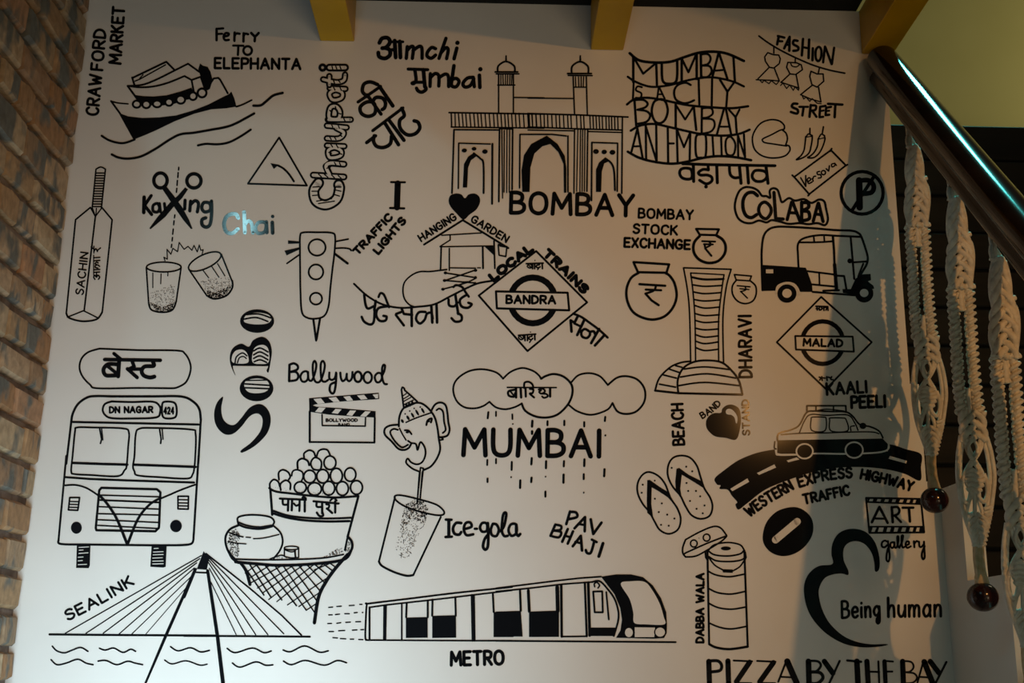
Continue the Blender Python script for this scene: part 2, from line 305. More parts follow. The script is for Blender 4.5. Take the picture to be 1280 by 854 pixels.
class Motif:
    idx = 0
    def __init__(self, name, label, cat, group):
        self.name, self.label, self.cat, self.group = name, label, cat, group
        self.parts = []; self.y = -0.0008-0.00002*(Motif.idx % 20); Motif.idx += 1; self.new('lettering')
        self.parts.pop(); self.cur = None
    def new(self, pname, plabel=None):
        self.cur = dict(name=pname, label=plabel, v=[], f=[], m=[]); self.parts.append(self.cur)
    def face(self, pts, ink):
        if self.cur is None: self.new(self.name)
        c = self.cur; b = len(c['v'])
        for (x, y) in pts: c['v'].append(at_y(x, y, self.y))
        c['f'].append(tuple(range(b, b+len(pts)))); c['m'].append(ink)
    def grid(self, quads_pts, faces, ink):
        if self.cur is None: self.new(self.name)
        c = self.cur; b = len(c['v'])
        for (x, y) in quads_pts: c['v'].append(at_y(x, y, self.y))
        for f in faces: c['f'].append(tuple(b+i for i in f)); c['m'].append(ink)
    def step(self): self.y -= 0.000012
    def disc(self, p, r, ink, r2=None, rot=0.0, n=8):
        if r2 is None: r2 = r
        if max(r, r2) > 5: n = 28
        elif max(r, r2) > 2.2: n = 14
        ca, sa = math.cos(rot), math.sin(rot)
        self.face([(p[0]+r*math.cos(a)*ca-r2*math.sin(a)*sa, p[1]+r*math.cos(a)*sa+r2*math.sin(a)*ca) for a in (2*math.pi*k/n for k in range(n))], ink)
    def stroke(self, P, w, ink=0, closed=False, w2=None):
        P = [p for i, p in enumerate(P) if i == 0 or (abs(p[0]-P[i-1][0])+abs(p[1]-P[i-1][1])) > 1e-4]
        if ink == 0: w *= 1.1; w2 = w2*1.1 if w2 is not None else None
        n = len(P)
        if n == 1: self.disc(P[0], w/2, ink); return
        if closed and n > 2 and abs(P[0][0]-P[-1][0])+abs(P[0][1]-P[-1][1]) < 1e-4: P = P[:-1]; n -= 1
        W = [w+( (w2 if w2 is not None else w)-w)*i/(n-1) for i in range(n)]
        segs = n if closed else n-1
        D = []
        for i in range(segs):
            a, b = P[i], P[(i+1) % n]; dx, dy = b[0]-a[0], b[1]-a[1]; l = math.hypot(dx, dy); D.append((dx/l, dy/l))
        L, Rr, caps = [], [], []
        for i in range(n):
            d0 = D[(i-1) % segs] if (closed or i > 0) else D[0]; d1 = D[i % segs] if (closed or i < n-1) else D[-1]
            nx, ny = -(d0[1]+d1[1]), d0[0]+d1[0]; l = math.hypot(nx, ny); cosang = d0[0]*d1[0]+d0[1]*d1[1]
            if l < 1e-3: nx, ny, l = -d1[1], d1[0], 1; cosang = -1
            nx /= l; ny /= l
            mit = 1.0/max(0.75, math.sqrt(max(0.0, (1+cosang)/2)))
            h = W[i]/2*mit; L.append((P[i][0]+nx*h, P[i][1]+ny*h)); Rr.append((P[i][0]-nx*h, P[i][1]-ny*h))
            if cosang < 0.6: caps.append(i)
        sharp = bool(caps)
        if sharp:   # hard corners: separate quads with round joints
            for i in range(segs):
                a, b = P[i], P[(i+1) % n]; dx, dy = D[i]; ha, hb = W[i]/2, W[(i+1) % n]/2
                self.face([(a[0]-dy*ha, a[1]+dx*ha), (b[0]-dy*hb, b[1]+dx*hb), (b[0]+dy*hb, b[1]-dx*hb), (a[0]+dy*ha, a[1]-dx*ha)], ink)
            for i in range(n):
                if closed or 0 < i < n-1: self.disc(P[i], W[i]/2, ink)
        else:
            self.grid(L+Rr, [(i, (i+1) % n, n+(i+1) % n, n+i) for i in range(segs)], ink)
        if not closed:
            self.disc(P[0], W[0]/2, ink); self.disc(P[-1], W[-1]/2, ink)
        self.step()
    def poly(self, P, ink):
        for t in tessellate_polygon([[Vector((x, y, 0)) for x, y in P]]): self.face([P[i] for i in t], ink)
        self.step()
    def finish(self):
        def build(c, name, parent):
            me = bpy.data.meshes.new(name); me.from_pydata([tuple(v-org) for v in c['v']], [], c['f'])
            me.materials.append(INK); me.materials.append(WALLP)
            me.polygons.foreach_set('material_index', c['m'])
            o = bpy.data.objects.new(name, me); COL.objects.link(o)
            if parent: o.parent = parent
            if c['label'] and parent: o['label'] = c['label']
            return o
        allv = [v for c in self.parts for v in c['v']]
        org = Vector((sum(v.x for v in allv)/len(allv), -0.0005, min(v.z for v in allv)))
        for c in self.parts:      # every face looks into the room
            for k, f in enumerate(c['f']):
                a, b, d = (c['v'][f[0]], c['v'][f[1]], c['v'][f[2]])
                if (b-a).cross(d-a).y > 0: c['f'][k] = tuple(reversed(f))
        if len(self.parts) == 1: root = build(self.parts[0], self.name, None)
        else:
            root = bpy.data.objects.new(self.name, None); COL.objects.link(root)
            for c in self.parts: build(c, c['name'], root)
        root.location = org; root['label'] = self.label; root['category'] = self.cat
        if self.group: root['group'] = self.group

def glyph_text(m, s, base, h, w, ink, slant=0.0, wsp=6.0):
    """single-stroke hand lettering; base = 2 points (line) or 3 (start, middle, end of an arc); h = cap height, image units"""
    if len(base) == 3: base = catmull(base, n=12)
    cum = [0.0]
    for a, b in zip(base, base[1:]): cum.append(cum[-1]+math.hypot(b[0]-a[0], b[1]-a[1]))
    gap = 3.1; adv = []; x = 0.0
    for ch in s:
        if ch == ' ': x += wsp; adv.append(None); continue
        adv.append(x); x += GLYPH[ch][0]+gap
    tot = x-gap; kx = cum[-1]/tot; ky = h/10.0
    def frame(d):
        d = max(0.0, min(cum[-1], d)); i = 0
        while i < len(cum)-2 and cum[i+1] < d: i += 1
        t = (d-cum[i])/(cum[i+1]-cum[i]); a, b = base[i], base[i+1]; l = cum[i+1]-cum[i]
        return (a[0]+(b[0]-a[0])*t, a[1]+(b[1]-a[1])*t), ((b[0]-a[0])/l, (b[1]-a[1])/l)
    for ch, x in zip(s, adv):
        if x is None: continue
        gw, desc = GLYPH[ch]; (cx, cy), (ux, uy) = frame((x+gw/2)*kx)
        for st in desc.split('|'):
            q = st.split(); P = pts_of(q[1:])
            Q_ = [(cx+ux*((px+slant*py-gw/2)*kx)+uy*py*ky, cy+uy*((px+slant*py-gw/2)*kx)-ux*py*ky) for px, py in P]
            if q[0] == 'l': m.stroke(Q_, w, ink)
            elif q[0] == 's': m.stroke(catmull(Q_, n=5), w, ink)
            else: m.stroke(catmull(Q_, True, n=5), w, ink, closed=True)

def inside(p, P):
    c = False; n = len(P)
    for i in range(n):
        a, b = P[i], P[i-1]
        if (a[1] > p[1]) != (b[1] > p[1]) and p[0] < (b[0]-a[0])*(p[1]-a[1])/(b[1]-a[1])+a[0]: c = not c
    return c

def draw(text):
    m = None; ox = oy = 0.0; k = 1.0; ink = 0
    T = lambda P: [(ox+x/k, oy+y/k) for x, y in P]
    for ln in text.strip().split('\n'):
        ln = ln.strip()
        if not ln: continue
        q = ln.split(); c = q[0]
        if c == '@':
            if m: m.finish()
            f = [s.strip() for s in ln[1:].split('|')]; m = Motif(f[0], f[1], f[2], f[3] if len(f) > 3 else None); ink = 0
        elif c == '#':
            f = [s.strip() for s in ln[1:].split('|')]; m.new(f[0], f[1] if len(f) > 1 else None)
        elif c == 'z': ox, oy, k = CROP[q[1]]
        elif c == 'i': ink = int(q[1])
        elif c == 'l': m.stroke(T(pts_of(q[2:])), float(q[1]), ink)
        elif c == 'L': m.stroke(T(pts_of(q[2:])), float(q[1]), ink, closed=True)
        elif c == 's': m.stroke(catmull(T(pts_of(q[2:]))), float(q[1]), ink)
        elif c == 'v': m.stroke(catmull(T(pts_of(q[3:]))), float(q[1]), ink, w2=float(q[2]))
        elif c == 'c': m.stroke(catmull(T(pts_of(q[2:])), True), float(q[1]), ink, closed=True)
        elif c == 'p': m.poly(T(pts_of(q[1:])), ink)
        elif c == 'f': m.poly(catmull(T(pts_of(q[1:])), True), ink)
        elif c in 'oe':      # o w cx,cy rx,ry rot | e cx,cy rx,ry rot
            a = q[2:] if c == 'o' else q[1:]
            (cx, cy), (rx, ry) = pts_of(a[:2]); rot = math.radians(float(a[2])) if len(a) > 2 else 0
            C_ = T([(cx, cy)])[0]; rx /= k; ry /= k
            if c == 'e': m.disc(C_, rx, ink, ry, rot); m.step()
            else: m.stroke([(C_[0]+rx*math.cos(t)*math.cos(rot)-ry*math.sin(t)*math.sin(rot), C_[1]+rx*math.cos(t)*math.sin(rot)+ry*math.sin(t)*math.cos(rot)) for t in (2*math.pi*j/28 for j in range(28))], float(q[1]), ink, closed=True)
        elif c == 't':       # t w h n(base pts) pts... TEXT
            w_, h_, n_ = float(q[1]), float(q[2]), int(q[3]); base = T(pts_of(q[4:4+n_]))
            glyph_text(m, ' '.join(q[4+n_:]), base, h_/k, w_, ink)
        elif c == 'T':       # slanted text: T slant w h n pts TEXT
            glyph_text(m, ' '.join(q[5+int(q[4]):]), T(pts_of(q[5:5+int(q[4])])), float(q[3])/k, float(q[2]), ink, slant=float(q[1]))
        elif c == 'r':       # r n size polygon...: stippling
            P = T(pts_of(q[3:])); n_ = int(q[1]); s_ = float(q[2]); rnd = random.Random(n_)
            xs = [p[0] for p in P]; ys = [p[1] for p in P]; j = 0; tries = 0
            while j < n_ and tries < 9000:
                tries += 1; p = (rnd.uniform(min(xs), max(xs)), rnd.uniform(min(ys), max(ys)))
                if inside(p, P):
                    a = rnd.uniform(0, 6.28); r_ = s_*rnd.uniform(.4, 1.2)
                    m.face([(p[0]-math.cos(a)*r_-math.sin(a)*s_*.4, p[1]-math.sin(a)*r_+math.cos(a)*s_*.4), (p[0]+math.cos(a)*r_-math.sin(a)*s_*.4, p[1]+math.sin(a)*r_+math.cos(a)*s_*.4), (p[0]+math.cos(a)*r_+math.sin(a)*s_*.4, p[1]+math.sin(a)*r_-math.cos(a)*s_*.4), (p[0]-math.cos(a)*r_+math.sin(a)*s_*.4, p[1]-math.sin(a)*r_-math.cos(a)*s_*.4)], ink); j += 1
            m.step()
    if m: m.finish()

draw(r"""
@ painted_words | small upright black capitals of a market name painted beside the brick wall, top left | lettering
z A0
# lettering
t 3.0 76 2 652,768 676,505 CRAW
# lettering
t 3.0 74 2 682,468 704,202 FORD
# lettering
t 3.1 74 2 803,425 828,52 MARKET
@ ship_drawing | black drawing of a listing ferry with round portholes on waves | drawing
z A2
# hull
l 2.3 107,378 170,465 270,645
s 1.8 110,380 160,392 228,398
p 170,465 230,487 330,498 450,494 570,480 690,445 800,402 911,345 945,330 963,310 985,360 1000,418 923,430 820,437 700,468 560,522 430,585 350,620 275,650
# upper_deck
l 2.3 262,212 500,98 560,158
l 2.3 257,210 274,265
l 1.6 278,236 312,222 495,120
l 1.4 310,218 335,190
s 2.2 230,270 330,262 430,225 560,160 655,112
l 2.2 655,112 735,170
s 2.2 225,270 320,280 420,272 520,245 630,200
l 2.2 630,200 680,228 745,205
l 2.4 225,270 285,352 300,372
p 275,335 340,343 410,345 500,337 600,310 680,282 700,330 700,360 640,370 550,400 430,415 340,400 300,390
l 2.2 680,228 692,290 702,335
l 2.2 745,205 776,295
# funnel
p 740,110 760,125 795,135 815,170 832,235 800,300 785,300 740,190 728,150
l 2.2 825,237 838,217 870,213 885,228 938,323
l 1.6 822,240 806,290
# porthole
i 1
e 290,400 30,28
i 0
o 2.5 290,400 28,25
# porthole
i 1
e 358,402 30,28
i 0
o 2.5 358,402 28,26
# porthole
i 1
e 435,398 31,26
i 0
o 2.5 435,398 30,24
# porthole
i 1
e 520,386 28,27
i 0
o 2.5 520,386 27,25
# porthole
i 1
e 603,368 32,30
i 0
o 2.5 603,368 31,28
# porthole
i 1
e 690,343 27,27
i 0
o 2.5 690,343 27,27
# porthole
i 1
e 755,320 32,32
i 0
o 2.6 755,320 31,31
# wave
s 2.6 40,625 100,660 190,678 275,652
s 2 998,418 1043,403 1108,371
# wave
s 2.8 112,758 160,780 230,788 320,772 420,720 520,655 600,615 700,603 820,582 923,563 993,538 1083,490 1126,466
# wave
z A4
s 2.6 42,466 100,455 180,458 260,445 340,405 418,354
# wave
s 3 437,183 490,180 530,150 580,110 645,92
@ painted_words | black hand lettering Ferry to Elephanta painted right of the ship | lettering
z A3
# lettering
l 3 245,128 245,242
l 2.6 245,128 312,124
l 2.6 245,180 300,178
s 2.8 318,205 360,195 365,175 335,172 315,205 330,240 368,238
l 3 425,165 423,248
s 2.8 425,195 445,175 475,178
l 3 515,172 513,255
s 2.8 515,200 530,178 560,182
l 3 590,170 628,208
l 3 665,170 628,210 625,252
# lettering
l 2.6 410,295 512,297
l 2.8 462,297 458,388
o 2.8 555,345 42,43
# lettering
t 3 100 2 228,520 1080,530 ELEPHANTA
@ road_sign_drawing | black triangle road sign drawing with a curved arrow inside | drawing
z A4
# sign_outline
L 2.2 620,410 398,738 818,752
# arrow
s 2.4 725,722 690,670 650,630 610,608
p 558,592 620,603 582,634
@ striped_word | tall upright bubble lettering filled with hatch stripes, under the leftmost yellow beam | lettering
z A5
s 13 120,678 95,720 108,775 160,795 215,765 232,710 228,688
i 1
s 8.7 120,678 95,720 108,775 160,795 215,765 232,710 228,688
i 0
l 1.5 90,700 125,698
l 1.5 85,722 120,722
l 1.5 88,745 124,742
l 1.5 110,775 190,762
l 1.5 120,788 205,775
l 1.5 205,740 232,748
l 1.5 208,715 240,722
l 1.5 210,700 240,700
l 8 92,636 256,646
l 8 180,636 160,590 185,572 256,578
i 1
l 3.9 92,636 256,646
s 3.9 180,636 160,590 185,572 256,578
i 0
l 1.5 120,630 135,645
l 1.5 150,630 170,648
l 1.5 190,635 205,650
l 1.5 225,638 240,652
l 1.5 165,600 180,590
l 1.5 205,568 215,585
l 1.5 232,570 240,588
c 7.5 178,540 172,505 205,490 240,505 240,530 210,542
l 7.5 165,478 258,482
i 1
c 3.3 178,540 172,505 205,490 240,505 240,530 210,542
l 3.3 165,478 258,482
i 0
l 1.5 185,470 195,486
l 1.5 215,474 225,490
l 1.5 175,515 190,520
l 1.5 230,520 245,525
s 7.5 165,440 230,440 255,410 215,385
l 7.5 165,372 270,382
i 1
s 3.5 165,440 230,440 255,410 215,385
l 3.5 165,372 270,382
i 0
l 1.5 180,432 188,446
l 1.5 205,432 213,446
l 1.5 235,420 245,430
l 1.5 190,366 196,380
l 1.5 225,370 232,386
c 8 175,315 185,275 215,270 235,300 225,335 185,335
l 7.5 170,340 292,340
i 1
c 3.5 175,315 185,275 215,270 235,300 225,335 185,335
l 3.5 175,340 292,340
i 0
l 1.5 180,290 192,302
l 1.5 210,270 214,285
l 1.5 225,305 240,310
l 1.5 255,334 262,348
c 7.5 190,230 180,200 210,182 245,195 245,222 215,235
l 7.5 180,172 264,176
i 1
c 3.3 190,230 180,200 210,182 245,195 245,222 215,235
l 3.3 180,172 264,176
i 0
l 1.5 200,166 208,182
l 1.5 235,168 242,184
s 7.5 145,125 215,140 255,130 262,100
l 7.5 178,108 178,155
i 1
s 3.3 145,125 215,140 255,130 262,100
l 3.3 178,108 178,155
i 0
l 1.5 200,130 206,146
l 1.5 228,132 236,142
l 9 178,62 262,62
i 1
l 4.3 178,62 262,62
i 0
l 1.5 192,54 196,70
l 1.5 212,54 218,70
l 1.5 234,54 240,70
o 3.2 142,62 15,15
@ painted_words | black mixed script lettering in two lines between the leftmost yellow beam and the arched monument | lettering
z A6
# lettering
s 4.6 172,118 190,90 225,88 238,115 215,146 190,152
s 4.6 205,150 235,162 238,195 208,216 172,206 165,180
l 4 236,165 270,160
l 4.6 268,105 274,210
l 4.6 300,110 304,210
l 3.2 245,112 320,112
l 4 347,142 341,216
s 4 345,168 370,142 386,150 379,216
s 4 383,168 418,142 438,150 440,216
s 4 525,155 500,148 475,175 472,202 498,215 525,195
l 4 590,90 546,216
s 4 556,185 588,150 604,162 594,218
l 4.2 658,152 641,218
e 662,118 14,14
# lettering
l 3.6 352,283 476,287
s 4 394,287 402,340 400,362
e 384,372 18,14
l 3.6 385,366 445,366
l 4.4 448,287 458,395
s 4 458,390 465,410 440,428 415,420 405,403
l 4 492,312 490,392
s 4 492,338 520,312 545,325 545,390
s 4 545,338 585,315 605,330 607,393
l 4.2 640,262 624,370
s 4 625,350 655,342 672,362 655,393 628,390 624,365
s 4 762,335 725,340 697,372 708,395 742,387 765,345
l 4 762,345 768,394
l 4.2 800,322 803,398
e 806,284 14,14
@ painted_words | black tilted two-word Devanagari lettering left of the arched monument | lettering
z A6
# lettering
l 3.6 38,490 180,392
s 4.2 98,455 66,425 75,378 115,364 160,380
l 4.4 172,392 256,514
l 4 95,445 182,566
c 4.2 130,492 88,492 52,522 60,562 100,580 140,565 148,525
s 4.2 130,487 150,462 190,465 210,495 205,525 190,537
# lettering
l 3.6 130,670 320,527
l 4 92,745 148,702
s 4.2 140,702 135,735 155,768 200,775 240,752 248,705
l 4.2 205,620 292,758
l 4.2 230,600 326,730
s 4.2 312,530 328,575 300,605 303,655 345,695 395,690 425,655 415,618 390,608
@ bat_drawing | black line drawing of an upright cricket bat beside the brick wall | drawing
z A7
# blade
l 2 197,258 128,315
l 2 250,258 298,315
l 2 128,315 85,750
l 2 298,315 252,745
s 2.2 85,750 100,772 160,787 225,778 252,745
l 1.7 90,768 165,738 235,773
l 2 220,300 168,738
# handle
l 1.8 223,80 205,262
l 1.8 267,80 248,262
s 1.8 223,80 245,70 267,80
l 1.6 197,258 220,300 250,260
l 1.4 207,262 220,300
l 1.4 225,262 222,300
l 1.6 222,98 264,98
l 1.6 220,110 263,110
l 1.6 219,122 262,122
l 1.6 217,134 260,134
l 1.6 216,146 259,146
l 1.6 215,158 258,158
l 1.6 213,170 257,170
l 1.6 212,182 256,182
l 1.6 211,194 254,194
l 1.6 210,206 253,206
l 1.6 209,218 252,218
l 1.6 208,230 251,230
l 1.6 207,242 250,242
l 1.6 206,254 249,254
# lettering
t 1.8 34 2 163,663 186,470 SACHIN
# lettering
s 1.7 218,592 212,582 218,573 225,582 232,573 240,582 234,592
l 1.5 226,574 225,562
l 1.6 212,560 240,558
l 1.6 212,548 241,546
s 1.6 232,540 221,537 220,529 230,525 240,532
s 1.6 228,525 219,519 226,512 233,516
l 1.6 212,506 241,504
l 1.6 212,492 241,490
l 1.3 212,572 212,480
l 1.4 213,470 213,438
s 1.6 214,462 222,450 230,463
l 1.6 228,459 244,446
l 1.5 213,452 200,441
@ scissors_drawing | crossed black scissors cutting the word over a dashed line, left part of the mural | drawing
z A8
# dashed_line
l 1.8 258,78 257,92
l 1.8 255,105 253,130
l 1.8 251,145 249,170
l 1.8 248,185 246,205
l 1.8 238,320 236,335
l 1.8 234,350 232,370
l 1.8 230,392 227,418
l 1.8 226,435 224,452
l 1.8 222,470 220,485
# blade
p 115,393 108,388 150,330 215,255 250,225 290,180 305,190 275,235 235,275 190,330
# blade
p 328,390 320,392 280,345 235,280 205,235 175,190 195,175 235,225 275,280 310,345
# finger_ring
o 4 165,145 34,38
# finger_ring
o 4 335,147 36,36 -30
# lettering
l 4.2 82,230 80,308
l 3.8 118,222 84,272 120,318
c 3.4 150,262 128,272 128,300 150,305 160,285
l 3.4 160,262 165,305
l 3.4 185,262 190,300
@ painted_word | glossy lowercase ending of a word painted just right of the scissors | lettering
z A8
l 3.8 290,245 288,290
l 3.8 318,250 314,300
s 3.8 316,270 340,248 358,262 352,305
c 3.8 415,262 385,258 375,285 390,305 418,295
s 4 424,250 425,310 418,365 400,382 378,372 376,345 395,335
@ painted_word | glossy word Chai that mirrors the window light, above the glasses | lettering
z A8
s 4.4 560,335 545,315 505,325 488,365 500,405 530,413 558,392
l 4.2 590,305 594,410
s 4 594,370 612,350 628,365 635,412
c 4 700,362 665,358 648,385 660,412 695,405
l 4 703,355 706,410
l 4.2 733,358 735,412
e 735,328 9,9
@ glass_drawing | upright tea glass drawing with stippled tea, left of the pair | drawing
z A8
# glass_outline
o 1.9 182,585 88,25
l 1.9 93,588 105,770
l 1.9 270,588 245,760
s 2.1 105,770 120,803 175,815 225,803 245,760
l 1.3 126,615 126,690
l 1.3 168,620 166,670
l 1.3 203,615 202,630
# stipple
r 170 0.7 108,720 160,700 235,670 240,760 215,805 150,808 112,780
r 150 0.9 108,765 175,790 240,765 220,808 150,812
@ glass_drawing | tilted tea glass drawing with stippled tea, right of the pair | drawing
z A8
# glass_outline
o 1.9 390,557 90,35 -25
l 1.9 310,598 400,730
l 1.9 474,520 530,660
s 2.2 400,730 440,747 500,730 530,690 530,655
l 1.3 380,600 410,640
l 1.3 425,582 462,637
l 1.3 455,568 492,630
# stipple
r 190 0.7 365,655 440,640 510,640 528,680 500,728 440,745 405,730
r 160 0.95 395,700 440,715 525,680 500,728 440,745 410,735
@ spark_drawing | zigzag clink line drawn above the two tea glasses | drawing
z A8
l 1.3 188,553 182,535 200,545 198,495 218,520 228,490 252,507 260,460 285,495 305,480 325,500 335,475 352,508 362,473 370,500 382,497 376,522
@ traffic_light_drawing | traffic light line drawing with three round lamps and a pointed pole | drawing
z B7
# housing
c 2.2 175,228 250,227 335,230 355,255 350,350 340,430 328,540 318,640 295,695 250,712 200,708 168,675 160,560 158,430 157,330 158,248
# pole
l 2.6 232,715 248,835
l 2.6 270,710 250,830
# lamp
o 2.2 253,312 48,46
# lamp
o 2.2 247,450 41,42
# lamp
o 2.2 247,600 34,33
# ray
p 155,278 90,272 90,292 155,290
# ray
p 157,310 70,330 82,357 157,322
# ray
l 2 84,402 155,352
# ray
l 2 360,278 428,265
# ray
s 2 355,317 400,315 435,320 445,330
# ray
l 2.8 352,347 425,402
@ painted_words | diagonal black lettering Traffic Lights right of the lamp drawing | lettering
z B8
# lettering
t 2.9 34 2 72,432 252,240 TRAFFIC
# lettering
t 3 34 2 180,428 322,258 LIGHTS
@ painted_letter | bold black serif capital I above the diagonal lettering | lettering
z B8
l 7 280,60 276,185
l 2.4 245,53 318,54
l 2.6 240,188 314,190
""")

